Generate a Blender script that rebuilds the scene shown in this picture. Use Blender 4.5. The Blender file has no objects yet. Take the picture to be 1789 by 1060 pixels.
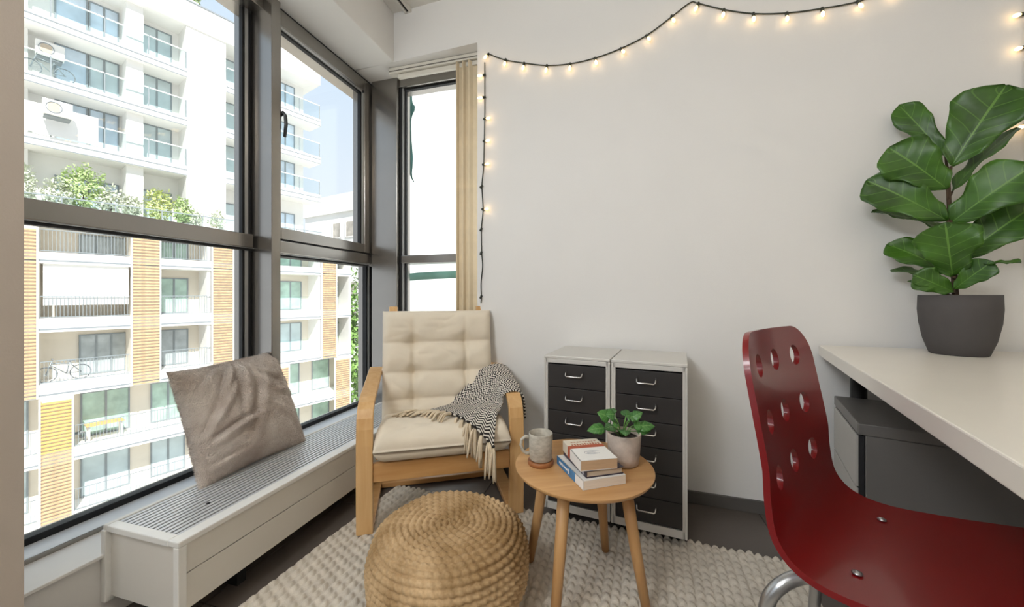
import bpy, bmesh, math, random
import numpy as np
from mathutils import Vector, Matrix
R = math.radians
random.seed(7); rng = np.random.default_rng(7)
S = bpy.context.scene
COL = S.collection

# ------------------------------------------------------------------ camera, sky, sun, exposure
cam_d = bpy.data.cameras.new('camera'); cam = bpy.data.objects.new('camera', cam_d); COL.objects.link(cam)
cam.location = (0, 0, .945); cam.rotation_euler = (R(90), 0, R(16))
cam_d.sensor_width = 36; cam_d.lens = 670*36/1789; cam_d.shift_y = -15/1789; cam_d.clip_start = .02; cam_d.clip_end = 500
S.camera = cam
S.view_settings.view_transform = 'Standard'; S.view_settings.look = 'None'
S.view_settings.exposure = 0.0; S.view_settings.gamma = 1.0; S.view_settings.use_curve_mapping = False

world = bpy.data.worlds.new('sky'); S.world = world; world.use_nodes = True
wn = world.node_tree; wn.nodes.clear()
w_out = wn.nodes.new('ShaderNodeOutputWorld'); w_bg = wn.nodes.new('ShaderNodeBackground')
w_tc = wn.nodes.new('ShaderNodeTexCoord'); w_sep = wn.nodes.new('ShaderNodeSeparateXYZ'); w_ramp = wn.nodes.new('ShaderNodeValToRGB')
wn.links.new(w_tc.outputs['Generated'], w_sep.inputs[0]); wn.links.new(w_sep.outputs['Z'], w_ramp.inputs[0])
w_ramp.color_ramp.elements[0].position = 0.0; w_ramp.color_ramp.elements[0].color = (.88, .915, .97, 1)
w_ramp.color_ramp.elements[1].position = .7; w_ramp.color_ramp.elements[1].color = (.62, .79, 1, 1)
wn.links.new(w_ramp.outputs[0], w_bg.inputs[0]); w_bg.inputs[1].default_value = 1.08
wn.links.new(w_bg.outputs[0], w_out.inputs[0])

sun_d = bpy.data.lights.new('sun', 'SUN'); sun_d.energy = 6.8; sun_d.angle = R(.6); sun_d.color = (1, .975, .94)
sun = bpy.data.objects.new('sun', sun_d); COL.objects.link(sun)
sun.rotation_euler = Vector((.55, -.42, .72)).to_track_quat('Z', 'Y').to_euler()
FILL_PENDANT_WATT = 11.0      # added pendant fill lights (built further down)
FILL_PENDANT_COLOR = (1, .90, .78)
FILL_PANEL_WATT = 28.0         # added daylight-white fill panels on the unseen window side
FILL_PANEL_COLOR = (.93, .97, 1)

# ------------------------------------------------------------------ materials
def lin(h):
    h = h.lstrip('#'); c = [int(h[i:i+2], 16)/255 for i in (0, 2, 4)]
    return tuple(v/12.92 if v <= .04045 else ((v+.055)/1.055)**2.4 for v in c)
MATS = {}
def mat(name, col, rough=.5, metal=0., var=.06, scale=8., bump=0., bscale=60., spec=.5, sheen=0., trans=0., coat=0., detail=4., stretch=None):
    if name in MATS: return MATS[name]
    m = bpy.data.materials.new(name); m.use_nodes = True; nt = m.node_tree; N = nt.nodes; L = nt.links
    b = N['Principled BSDF']; c = lin(col) if isinstance(col, str) else col
    tc = N.new('ShaderNodeTexCoord'); src = tc.outputs['Object']
    if stretch:
        mp = N.new('ShaderNodeMapping'); mp.inputs['Scale'].default_value = stretch; L.new(src, mp.inputs[0]); src = mp.outputs[0]
    nz = N.new('ShaderNodeTexNoise'); nz.inputs['Scale'].default_value = scale; nz.inputs['Detail'].default_value = detail; L.new(src, nz.inputs['Vector'])
    rp = N.new('ShaderNodeValToRGB'); L.new(nz.outputs['Fac'], rp.inputs[0])
    rp.color_ramp.elements[0].position = .3; rp.color_ramp.elements[1].position = .7
    rp.color_ramp.elements[0].color = tuple(max(0, v*(1-var)) for v in c)+(1,)
    rp.color_ramp.elements[1].color = tuple(min(1, v*(1+var)) for v in c)+(1,)
    L.new(rp.outputs[0], b.inputs['Base Color'])
    b.inputs['Roughness'].default_value = rough; b.inputs['Metallic'].default_value = metal
    b.inputs['Specular IOR Level'].default_value = spec
    if sheen: b.inputs['Sheen Weight'].default_value = sheen; b.inputs['Sheen Roughness'].default_value = .4
    if trans: b.inputs['Transmission Weight'].default_value = trans
    if coat: b.inputs['Coat Weight'].default_value = coat; b.inputs['Coat Roughness'].default_value = .08
    if bump:
        n2 = N.new('ShaderNodeTexNoise'); n2.inputs['Scale'].default_value = bscale; n2.inputs['Detail'].default_value = 3; L.new(src, n2.inputs['Vector'])
        bp = N.new('ShaderNodeBump'); bp.inputs['Strength'].default_value = bump; bp.inputs['Distance'].default_value = .01
        L.new(n2.outputs['Fac'], bp.inputs['Height']); L.new(bp.outputs[0], b.inputs['Normal'])
    MATS[name] = m; return m
def wood(name, c1, c2, rough=.45, axis='x', scale=3., coat=0.):
    if name in MATS: return MATS[name]
    m = bpy.data.materials.new(name); m.use_nodes = True; nt = m.node_tree; N = nt.nodes; L = nt.links; b = N['Principled BSDF']
    tc = N.new('ShaderNodeTexCoord'); mp = N.new('ShaderNodeMapping'); L.new(tc.outputs['Object'], mp.inputs[0])
    s = {'x': (1.2, 14, 14), 'y': (14, 1.2, 14), 'z': (14, 14, 1.2)}[axis]; mp.inputs['Scale'].default_value = s
    nz = N.new('ShaderNodeTexNoise'); nz.inputs['Scale'].default_value = scale; nz.inputs['Detail'].default_value = 8; nz.inputs['Distortion'].default_value = .6; L.new(mp.outputs[0], nz.inputs['Vector'])
    rp = N.new('ShaderNodeValToRGB'); rp.color_ramp.elements[0].position = .32; rp.color_ramp.elements[1].position = .68
    rp.color_ramp.elements[0].color = lin(c1)+(1,); rp.color_ramp.elements[1].color = lin(c2)+(1,)
    L.new(nz.outputs['Fac'], rp.inputs[0]); L.new(rp.outputs[0], b.inputs['Base Color']); b.inputs['Roughness'].default_value = rough
    if coat: b.inputs['Coat Weight'].default_value = coat; b.inputs['Coat Roughness'].default_value = .15
    MATS[name] = m; return m
def glass(name, tint=(1, 1, 1), rough=.0, refl=1.0):
    if name in MATS: return MATS[name]
    m = bpy.data.materials.new(name); m.use_nodes = True; nt = m.node_tree; N = nt.nodes; L = nt.links
    N.remove(N['Principled BSDF']); out = N['Material Output']
    t = N.new('ShaderNodeBsdfTransparent'); t.inputs[0].default_value = tint+(1,)
    g = N.new('ShaderNodeBsdfGlossy'); g.inputs['Roughness'].default_value = rough
    lw = N.new('ShaderNodeLayerWeight'); lw.inputs[0].default_value = .5
    pw = N.new('ShaderNodeMath'); pw.operation = 'POWER'; pw.inputs[1].default_value = 5.0; L.new(lw.outputs['Facing'], pw.inputs[0])
    mu = N.new('ShaderNodeMath'); mu.operation = 'MULTIPLY_ADD'; mu.inputs[1].default_value = .55*refl; mu.inputs[2].default_value = .03*refl; L.new(pw.outputs[0], mu.inputs[0])
    mx = N.new('ShaderNodeMixShader'); L.new(mu.outputs[0], mx.inputs[0]); L.new(t.outputs[0], mx.inputs[1]); L.new(g.outputs[0], mx.inputs[2])
    L.new(mx.outputs[0], out.inputs[0]); MATS[name] = m; return m
def emit(name, col, strength):
    m = bpy.data.materials.new(name); m.use_nodes = True; b = m.node_tree.nodes['Principled BSDF']
    b.inputs['Base Color'].default_value = col+(1,); b.inputs['Emission Color'].default_value = col+(1,); b.inputs['Emission Strength'].default_value = strength
    MATS[name] = m; return m

# ------------------------------------------------------------------ mesh helpers
class MB:
    def __init__(s): s.v = []; s.f = []; s.uv = None
    def box(s, x0, x1, y0, y1, z0, z1, M=None):
        b = len(s.v); p = [(x, y, z) for z in (z0, z1) for x, y in ((x0, y0), (x1, y0), (x1, y1), (x0, y1))]
        if M is not None: p = [tuple(M @ Vector(q)) for q in p]
        s.v += p; s.f += [tuple(b+i for i in q) for q in ((3, 2, 1, 0), (4, 5, 6, 7), (0, 1, 5, 4), (1, 2, 6, 5), (2, 3, 7, 6), (3, 0, 4, 7))]
        return s
    def prism(s, poly, axis, a0, a1):
        """extrude a 2-D polygon along an axis: 'x' poly=(y,z), 'y' poly=(x,z), 'z' poly=(x,y)"""
        b = len(s.v); n = len(poly)
        mk = {'x': lambda p, a: (a, p[0], p[1]), 'y': lambda p, a: (p[0], a, p[1]), 'z': lambda p, a: (p[0], p[1], a)}[axis]
        s.v += [mk(p, a0) for p in poly]+[mk(p, a1) for p in poly]
        s.f += [tuple(b+i for i in range(n)), tuple(b+n+i for i in reversed(range(n)))]
        s.f += [(b+i, b+n+i, b+n+(i+1) % n, b+(i+1) % n) for i in range(n)]
        return s
    def tube(s, pts, r, n=10, cap=True):
        pts = [Vector(p) for p in pts]; rs = r if isinstance(r, (list, tuple)) else [r]*len(pts)
        b = len(s.v); prev = None
        for i, p in enumerate(pts):
            d = ((pts[min(i+1, len(pts)-1)]-pts[max(i-1, 0)])).normalized()
            if prev is None:
                a = Vector((0, 0, 1)) if abs(d.z) < .9 else Vector((1, 0, 0)); u = d.cross(a).normalized()
            else: u = (prev-d*prev.dot(d)).normalized()
            prev = u; w = d.cross(u)
            s.v += [tuple(p+(u*math.cos(2*math.pi*k/n)+w*math.sin(2*math.pi*k/n))*rs[i]) for k in range(n)]
        for i in range(len(pts)-1):
            for k in range(n): s.f.append((b+i*n+k, b+i*n+(k+1) % n, b+(i+1)*n+(k+1) % n, b+(i+1)*n+k))
        if cap: s.f += [tuple(b+k for k in reversed(range(n))), tuple(b+(len(pts)-1)*n+k for k in range(n))]
        return s
    def lathe(s, prof, n=32, c=(0, 0)):
        b = len(s.v); m = len(prof)
        for r, z in prof: s.v += [(c[0]+r*math.cos(2*math.pi*k/n), c[1]+r*math.sin(2*math.pi*k/n), z) for k in range(n)]
        for i in range(m-1):
            for k in range(n): s.f.append((b+i*n+k, b+i*n+(k+1) % n, b+(i+1)*n+(k+1) % n, b+(i+1)*n+k))
        if prof[0][0] > 1e-5: s.f.append(tuple(b+k for k in reversed(range(n))))
        if prof[-1][0] > 1e-5: s.f.append(tuple(b+(m-1)*n+k for k in range(n)))
        return s
    def grid(s, P, wrap=False):
        P = np.asarray(P); a, c = P.shape[:2]; b = len(s.v); s.v += [tuple(map(float, q)) for q in P.reshape(-1, 3)]
        for i in range(a-1):
            for j in range(c if wrap else c-1):
                j2 = (j+1) % c; s.f.append((b+i*c+j, b+i*c+j2, b+(i+1)*c+j2, b+(i+1)*c+j))
        return s
    def ribbon(s, path, ax, a0, a1, th):
        """laminated strip: path of 2-D points thickened by th, extruded along ax from a0 to a1"""
        n = len(path); up = []; dn = []
        for i, p in enumerate(path):
            q0 = path[max(i-1, 0)]; q1 = path[min(i+1, n-1)]; dx, dy = q1[0]-q0[0], q1[1]-q0[1]; l = math.hypot(dx, dy) or 1
            nx, ny = -dy/l*th/2, dx/l*th/2; up.append((p[0]+nx, p[1]+ny)); dn.append((p[0]-nx, p[1]-ny))
        b = len(s.v); mk = (lambda p, a: (a, p[0], p[1])) if ax == 'x' else ((lambda p, a: (p[0], a, p[1])) if ax == 'y' else (lambda p, a: (p[0], p[1], a)))
        for i in range(n): s.v += [mk(up[i], a0), mk(up[i], a1), mk(dn[i], a1), mk(dn[i], a0)]
        for i in range(n-1):
            for k in range(4): s.f.append((b+i*4+k, b+i*4+(k+1) % 4, b+(i+1)*4+(k+1) % 4, b+(i+1)*4+k))
        s.f += [(b+3, b+2, b+1, b), tuple(b+(n-1)*4+k for k in range(4))]
        return s
    def mesh(s, name):
        me = bpy.data.meshes.new(name); me.from_pydata(s.v, [], s.f); me.validate(); me.update()
        bm = bmesh.new(); bm.from_mesh(me); bmesh.ops.recalc_face_normals(bm, faces=bm.faces); bm.to_mesh(me); bm.free()
        return me
    def build(s, name, m, parent=None, smooth=False, bevel=0., loc=None, rot=None, solid=0., sub=0):
        me = s.mesh(name); o = obj(name, me, m, parent)
        if smooth:
            for p in me.polygons: p.use_smooth = True
        if solid:
            md = o.modifiers.new('thickness', 'SOLIDIFY'); md.thickness = solid; md.offset = 0
        if bevel:
            md = o.modifiers.new('edges', 'BEVEL'); md.width = bevel; md.segments = 2; md.limit_method = 'ANGLE'; md.angle_limit = R(40)
        if sub:
            md = o.modifiers.new('round', 'SUBSURF'); md.levels = sub; md.render_levels = sub
        if loc: o.location = loc
        if rot: o.rotation_euler = rot
        return o
def obj(name, me, m, parent=None):
    o = bpy.data.objects.new(name, me); COL.objects.link(o)
    if m is not None and not me.materials: me.materials.append(m)
    if parent is not None: o.parent = parent
    return o
def bx(name, x0, x1, y0, y1, z0, z1, m, parent=None, bevel=0., M=None): return MB().box(x0, x1, y0, y1, z0, z1, M).build(name, m, parent, bevel=bevel)
def empty(name, loc=(0, 0, 0), rz=0.):
    o = bpy.data.objects.new(name, None); COL.objects.link(o); o.location = loc; o.rotation_euler = (0, 0, rz); o.empty_display_size = .1; return o
def tag(o, label=None, cat=None, group=None, kind=None):
    if label: o['label'] = label
    if cat: o['category'] = cat
    if group: o['group'] = group
    if kind: o['kind'] = kind
    return o
def struct(o, label=None, cat=None): return tag(o, label, cat, kind='structure')
def dup(o, parent=None, loc=None, rz=None):
    c = o.copy(); COL.objects.link(c); c.parent = parent
    if loc is not None: c.location = loc
    if rz is not None: c.rotation_euler = (0, 0, rz)
    for ch in list(o.children): dup(ch, c)
    return c
def catmull(P, n):
    P = np.asarray(P, float); k = len(P); t = np.linspace(0, k-1, n); i = np.clip(t.astype(int), 0, k-2); f = (t-i)[:, None]
    ix = lambda j: P[np.clip(j, 0, k-1)].reshape(n, -1)
    p0, p1, p2, p3 = ix(i-1), ix(i), ix(i+1), ix(i+2)
    return (.5*(2*p1+(p2-p0)*f+(2*p0-5*p1+4*p2-p3)*f**2+(3*p1-p0-3*p2+p3)*f**3)).reshape((n,)+P.shape[1:])
# ------------------------------------------------------------------ room
M_wall = mat('wall_paint', '#e5e3e0', .9, var=.012, scale=3, bump=.05, bscale=180)
M_wall_shade = mat('pier_shade', '#c9bdb1', .9, var=.012, scale=3, bump=.05, bscale=180)  # white wall with its shade put into the colour
M_ceil = mat('ceiling_paint', '#e6e3dc', .92, var=.01)
M_tile = mat('floor_tile', '#5f5751', .42, var=.10, scale=5, bump=.05, bscale=40)
M_grout = mat('grout', '#3f3b38', .9)
M_base = mat('baseboard_tile', '#5d5955', .5, var=.06)
M_alu = mat('window_aluminium', '#a09c97', .24, metal=.9, var=.02)
M_gask = mat('gasket', '#17181b', .6)
M_spacer = mat('spacer', '#d8dadc', .25, metal=.6)
M_glass = glass('window_glass', (.985, .995, .99), refl=.8)
M_sill = mat('sill_white', '#eceae6', .45, var=.01)
M_ledge = mat('frame_ledge', '#dfe3e7', .35, var=.01)
Y0, Y1 = -3.0, 2.0
struct(bx('floor', -1.75, 3.0, Y0, 2.3, -.12, -.004, M_grout), 'dark grey tiled floor under the rug', 'floor')
fl = bpy.data.objects['floor']
tm = MB().box(-.298, .298, -.298, .298, -.006, 0).mesh('tile')
for i in range(-3, 6):
    for j in range(-5, 5):
        o = obj('tile', tm, M_tile, fl); o.location = (i*.6+.03+.24, j*.6-.03, 0)
for n_ in list(fl.children):
    if n_.location.x-.3 < -1.76 or n_.location.x > 2.72: n_.scale.x = 1
struct(bx('ceiling', -1.75, 3.0, Y0, 2.3, 2.612, 2.72, M_ceil), 'off-white ceiling above the window corner', 'ceiling')
# back wall stands 3 degrees off square to the window wall
WB = (0, 1.924, 0); WR = R(-3)
wb = MB(); wb.box(-.761, 3.2, 0, .30, 0, 2.612); wb.box(-1.78, -.761, 0, .34, 2.325, 2.612)
o = wb.build('wall_back', M_wall, loc=WB, rot=(0, 0, WR)); struct(o, 'off-white back wall behind the armchair and desk', 'wall')
o = bx('baseboard_back', -.755, 3.1, -.012, .0, 0, .055, M_base, bevel=.002); o.location = WB; o.rotation_euler = (0, 0, WR)
struct(o, 'dark grey tile baseboard along the back wall', 'baseboard')
struct(bx('ceiling_beam', -1.78, -1.30, Y0, 2.0, 2.325, 2.62, M_wall, bevel=.004), 'white boxed beam above the tall window', 'beam')
struct(bx('wall_right', 3.0, 3.12, Y0, 2.0, 0, 2.62, M_wall), 'off-white side wall of the room', 'wall')
struct(bx('wall_front', -1.75, 3.0, Y0-.12, Y0, 0, 2.62, M_wall), 'off-white wall behind the viewer', 'wall')
struct(bx('wall_left', -1.80, -1.445, Y0, 2.30, -.1, .195, M_wall), 'low white parapet wall under the tall window', 'wall')
struct(bx('wall_recess', -1.445, -.70, 2.12, 2.30, -.1, .195, M_wall), 'low white parapet wall under the narrow window', 'wall')
# pier, and the unseen daylight opening added behind it
struct(bx('wall_pier', -1.80, -1.38, -.25, .5623, 0, 2.62, M_wall_shade), 'white wall pier with shade in its colour at the edge of the window', 'wall')
struct(bx('wall_pier', -1.80, -1.44, Y0, -2.6, 0, 2.62, M_wall_shade), 'white wall pier at the far end of the window wall', 'wall')
struct(bx('window_sill', -1.585, -1.43, .5623, 2.12, .19, .2, M_sill, bevel=.002), 'white window sill behind the radiator', 'sill')

XG = -1.68
def window_root(name, label, loc=(0, 0, 0)):
    return struct(empty(name, loc), label, 'window')
# window_1: fixed glazing beside the pier
w1 = window_root('window_1', 'tall fixed window with grey transom beside the pier', (XG, 1.0, 0))
def wb_(name, x0, x1, y0, y1, z0, z1, m, par, bevel=.002):
    o = MB().box(x0-par.location.x, x1-par.location.x, y0-par.location.y, y1-par.location.y, z0, z1).build(name, m, par, bevel=bevel); return o
ya, yb = .52, 1.393
wb_('bottom_frame', -1.76, -1.58, ya, yb, .195, .214, M_alu, w1); wb_('frame_ledge', -1.665, -1.582, ya, yb, .214, .2155, M_ledge, w1, 0)
wb_('gasket', -1.70, -1.665, ya, yb, .214, .236, M_gask, w1)
wb_('top_frame', -1.76, -1.60, ya, yb, 2.27, 2.33, M_alu, w1)
wb_('transom', -1.75, -1.645, ya, yb-.012, 1.163, 1.225, M_alu, w1, .003); wb_('transom_gasket', -1.69, -1.66, ya, yb, 1.150, 1.160, M_gask, w1)
wb_('transom_bead', -1.69, -1.655, ya, yb, 1.1605, 1.1628, M_spacer, w1, 0)
for z0, z1 in ((.23, 1.152), (1.22, 2.28)):
    wb_('pane', XG-.004, XG+.004, ya, yb, z0, z1, M_glass, w1, 0)
    wb_('gasket', XG-.02, XG+.012, yb-.012, yb-.001, z0, z1, M_gask, w1); wb_('spacer', XG-.012, XG+.010, yb-.034, yb-.018, z0, z1, M_spacer, w1, 0); wb_('gasket', XG-.012, XG+.010, yb-.046, yb-.036, z0, z1, M_gask, w1)
struct(bx('trim_1', -1.78, -1.55, 1.393, 1.441, .195, 2.33, M_alu, bevel=.003), 'grey aluminium mullion between the two tall windows', 'mullion')
# window_2: opening sash over fixed glazing
w2 = window_root('window_2', 'tall window with grey opening sash above a fixed pane', (XG, 1.8, 0))
ya, yb = 1.441, 2.285
wb_('bottom_frame', -1.76, -1.58, ya, yb, .195, .214, M_alu, w2); wb_('frame_ledge', -1.665, -1.582, ya, 2.25, .214, .2155, M_ledge, w2, 0)
wb_('gasket', -1.70, -1.665, ya, 2.26, .214, .236, M_gask, w2); wb_('jamb', -1.76, -1.60, 2.262, 2.30, .214, 2.32, M_alu, w2)
wb_('top_frame', -1.76, -1.60, ya, 2.26, 2.275, 2.33, M_alu, w2); wb_('top_shadow_gap', -1.70, -1.578, ya, 2.18, 2.316, 2.325, M_gask, w2)
wb_('transom', -1.75, -1.575, ya, 2.19, 1.147, 1.206, M_alu, w2, .003); wb_('transom_bead', -1.69, -1.60, ya, 2.18, 1.1425, 1.1465, M_spacer, w2, 0); wb_('transom_gasket', -1.69, -1.61, ya, 2.18, 1.134, 1.142, M_gask, w2)
sash = MB(); xs0, xs1 = -1.66-XG, -1.57-XG; oy = 1.8
for a, b_, c, d in ((1.441, 1.462, 1.214, 2.31), (2.085, 2.172, 1.214, 2.31), (1.462, 2.085, 1.214, 1.268), (1.462, 2.085, 2.238, 2.31)): sash.box(xs0, xs1, a-oy, b_-oy, c, d)
sh = sash.build('sash', M_alu, w2, bevel=.002)
g = MB()
for a, b_, c, d in ((2.070, 2.084, 1.268, 2.238), (1.462, 2.085, 2.226, 2.238)): g.box(-1.605-XG, -1.580-XG, a-oy, b_-oy, c, d)
g.build('spacer', M_spacer, sh)
g = MB()
for a, b_, c, d in ((2.058, 2.070, 1.268, 2.226), (1.462, 2.07, 2.216, 2.226)): g.box(-1.605-XG, -1.585-XG, a-oy, b_-oy, c, d)
g.build('gasket', M_gask, sh)
wb_('shadow_gap', -1.70, -1.58, ya, 2.18, 1.206, 1.214, M_gask, w2, 0)
MB().box(-1.608-XG, -1.600-XG, 1.462-oy, 2.085-oy, 1.268, 2.238).build('pane', M_glass, sh)
hd = MB().tube([(.108, 1.452-oy, 1.80), (.130, 1.456-oy, 1.812), (.136, 1.461-oy, 1.80), (.136, 1.465-oy, 1.76), (.130, 1.463-oy, 1.70)], [.011, .010, .008, .008, .007], 10)
hd.box(.09, .112, 1.441-oy, 1.461-oy, 1.74, 1.83); hd.build('handle', mat('handle_grey', '#4a4c4e', .35, metal=.5), sh, smooth=True)
for z in (1.24, 2.22): MB().tube([(.112, 2.176-oy, z-.04), (.112, 2.176-oy, z+.04)], .007, 10).build('hinge', mat('hinge', '#8a8885', .35, metal=.6), sh, smooth=True)
wb_('pane', XG-.004, XG+.004, ya, 2.262, .23, 1.14, M_glass, w2, 0)
wb_('gasket', XG-.02, XG+.03, 2.250, 2.261, .23, 1.14, M_gask, w2); wb_('spacer', XG-.012, XG+.025, 2.232, 2.246, .23, 1.14, M_spacer, w2, 0); wb_('gasket', XG-.012, XG+.02, 2.220, 2.230, .23, 1.14, M_gask, w2)
# corner post and window_3 in the recess of the back wall
struct(bx('trim_2', -1.56, -1.375, 2.14, 2.30, .195, 2.33, M_alu, bevel=.003), 'grey aluminium corner post between the windows', 'post')
w3 = window_root('window_3', 'narrow window in the recess behind the armchair', (-1.05, 2.2, 0))
wb_('bottom_frame', -1.375, -.70, 2.15, 2.28, .195, .215, M_alu, w3); wb_('top_frame', -1.375, -.70, 2.16, 2.28, 2.272, 2.33, M_alu, w3)
wb_('transom', -1.352, -.70, 2.155, 2.27, 1.146, 1.196, M_alu, w3, .003)
wb_('gasket', -1.374, -1.362, 2.17, 2.21, .215, 2.275, M_gask, w3); wb_('spacer', -1.362, -1.350, 2.18, 2.21, .215, 2.275, M_spacer, w3, 0); wb_('gasket', -1.350, -1.340, 2.19, 2.21, .215, 2.275, M_gask, w3)
wb_('gasket', -1.36, -.70, 2.185, 2.21, 2.262, 2.272, M_gask, w3)
wb_('pane', -1.345, -.70, 2.196, 2.204, .215, 1.15, M_glass, w3, 0); wb_('pane', -1.345, -.70, 2.196, 2.204, 1.19, 2.272, M_glass, w3, 0)
struct(bx('recess_reveal', -.762, -.66, 1.97, 2.30, 0, 2.33, M_wall), 'white reveal beside the narrow window', 'wall')
# unseen window added behind the pier to let in more daylight
w4 = window_root('added_window', 'tall unseen window added behind the pier for more daylight', (XG, -1.4, 0))
wb_('bottom_frame', -1.76, -1.58, -2.6, -.25, .195, .214, M_alu, w4); wb_('top_frame', -1.76, -1.60, -2.6, -.25, 2.27, 2.33, M_alu, w4)
wb_('mullion', -1.76, -1.60, -1.45, -1.40, .214, 2.27, M_alu, w4); wb_('pane', XG-.004, XG+.004, -2.6, -.25, .214, 2.27, M_glass, w4, 0)
# unseen pendant uplights added over and behind the viewer to brighten the upper walls
for lx, ly, lab in ((.2, -.35, 'unseen white bowl uplight added above the viewer'), (1.9, -.2, 'unseen white bowl uplight added above the desk side of the room'), (.9, -2.0, 'unseen white bowl uplight added at the far end of the room')):
    cl = tag(empty('fill_pendant', (lx, ly, 2.612)), lab, 'lamp')
    MB().tube([(0, 0, 0), (0, 0, -.40)], .006, 8).build('cord', mat('fill_lamp_white', '#efeeea', .4), cl)
    MB().lathe([(0, -.46), (.12, -.455), (.20, -.43), (.235, -.40), (.23, -.398), (.19, -.42), (0, -.445)], 32).build('bowl', mat('fill_lamp_white', '#efeeea', .4), cl, smooth=True)
    ld = bpy.data.lights.new('fill_light', 'AREA'); ld.shape = 'DISK'; ld.energy = FILL_PENDANT_WATT; ld.size = .36; ld.color = FILL_PENDANT_COLOR
    lo = bpy.data.objects.new('fill_light', ld); COL.objects.link(lo); lo.parent = cl; lo.location = (0, 0, -.395); lo.rotation_euler = (math.pi, 0, 0)
# unseen fill panels added along the window side to brighten the back wall
for ly, lab in ((-.40, 'unseen slim white fill panel added beside the pier'), (-1.75, 'unseen slim white fill panel added at the far window')):
    cl = tag(empty('fill_panel', (-1.24, ly, 2.612)), lab, 'lamp'); q = Vector((-.58, -.74, .34)).to_track_quat('Z', 'Y').to_euler()
    MB().box(-.55, .55, -.18, .18, 0, .03).build('housing', mat('fill_lamp_white', '#efeeea', .4), cl, bevel=.004, loc=(0, 0, -.32), rot=q)
    for dx in (-.4, .4): MB().tube([(dx*.6, 0, 0), (dx*.6, 0, -.25)], .004, 6).build('cord', mat('fill_lamp_white', '#efeeea', .4), cl)
    ld = bpy.data.lights.new('fill_light', 'AREA'); ld.shape = 'RECTANGLE'; ld.energy = FILL_PANEL_WATT; ld.size = 1.06; ld.size_y = .34; ld.color = FILL_PANEL_COLOR
    lo = bpy.data.objects.new('fill_light', ld); COL.objects.link(lo); lo.parent = cl; lo.location = Vector((0, 0, -.32))+Vector((.58, .74, -.34))*.012; lo.rotation_euler = q
# ceiling track
tr = tag(empty('ceiling_track', (-1.2, 1.0, 2.612)), 'white ceiling rail with dark slot above the corner', 'rail')
MB().box(-.022, -.008, -1.2, 1.0, -.022, 0).box(.008, .022, -1.2, 1.0, -.022, 0).box(-.022, .022, .985, 1.0, -.022, 0).build('rail', mat('rail_white', '#dedbd4', .5), tr, bevel=.001)
MB().box(-.008, .008, -1.2, .985, -.012, -.002).build('slot', M_gask, tr)
# vertical blind
vb = tag(empty('vertical_blind', (-1.05, 2.06, 0)), 'cream vertical blind drawn aside at the narrow window', 'blind')
M_bl = mat('blind_fabric', '#f0dfc0', .8, var=.05, scale=20); M_rail = mat('rail_cream', '#d6d1c6', .45)
MB().box(-.315, .285, -.025, .025, 2.288, 2.323).build('headrail', M_rail, vb, bevel=.003)
MB().box(-.31, .28, -.027, -.0255, 2.298, 2.303).build('rail_groove', mat('groove', '#6f6a62', .7), vb)
MB().box(-.26, .285, -.01, .012, 2.262, 2.286).build('headrail_track', M_rail, vb, bevel=.002)
for k in range(6):
    sl = MB(); ang = R((70, 28, 62, 20, 55, 12)[k])
    P = [[(u*.052*math.cos(ang)-.006*math.cos(u*1.5)*math.sin(ang), u*.052*math.sin(ang)*.75+.004*math.cos(u*1.5), z) for u in np.linspace(-1, 1, 7)] for z in (.24, 2.285)]
    sl.grid(P).build('slat', M_bl, vb, smooth=True, solid=.0015, loc=(.155+k*.021, 0, 0))
MB().tube([(.275, -.012, 2.297), (.292, -.012, 2.297)], .007, 8).build('end_cap', M_gask, vb)
# ------------------------------------------------------------------ radiator bench under the window
M_rad = mat('radiator_enamel', '#dcd8d0', .45, var=.01); M_radw = mat('radiator_white', '#e9e8e4', .4, var=.01); M_slat = mat('grille_aluminium', '#d3d4d6', .38, metal=.3, var=.02); M_dark = mat('dark_void', '#1d1d1f', .9)
rd = tag(empty('radiator', (-1.29, .74, 0)), 'long low white radiator with slatted top under the window', 'radiator')
def rb(name, x0, x1, y0, y1, z0, z1, m, bevel=.0015, par=None): return MB().box(x0+1.29, x1+1.29, y0-.74, y1-.74, z0, z1).build(name, m, par or rd, bevel=bevel)
RY = 2.06
rb('front_panel', -1.152, -1.143, .748, RY, .186, .266, M_rad); rb('front_panel', -1.152, -1.143, .748, RY, .085, .183, M_rad); rb('front_backing', -1.16, -1.153, .76, RY, .085, .266, M_rad, 0)
rb('front_rim', -1.178, -1.138, .738, RY, .266, .283, M_radw, .003); rb('rear_rim', -1.44, -1.425, .738, RY, .266, .283, M_radw, .003)
rb('end_rim', -1.425, -1.178, .738, .765, .264, .283, M_radw, .003); rb('end_post', -1.158, -1.138, .738, .76, .085, .266, M_radw, .002)
rb('end_panel', -1.428, -1.155, .749, .755, .075, .268, M_rad, 0); rb('rear_flange', -1.444, -1.424, .735, .757, .06, .268, M_radw, .003)
rb('bottom_plate', -1.425, -1.155, .756, RY, .084, .088, M_rad, 0); rb('core', -1.425, -1.178, .78, RY, .14, .245, M_dark, 0)
sm = MB().box(-.0055, .0055, 0, RY-.765, .262, .280).mesh('slat')
for k in range(14):
    o = obj('slat', sm, M_slat, rd); o.location = (-1.416+k*.0177+1.29, .025, 0)
for yy in (.95, 1.85): rb('foot', -1.40, -1.20, yy, yy+.03, 0, .10, M_dark, 0)
MB().lathe([(0, .2795), (.006, .2795), (.006, .2806), (0, .2806)], 10, (.02, .17)).build('screw', M_dark, rd)

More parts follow.
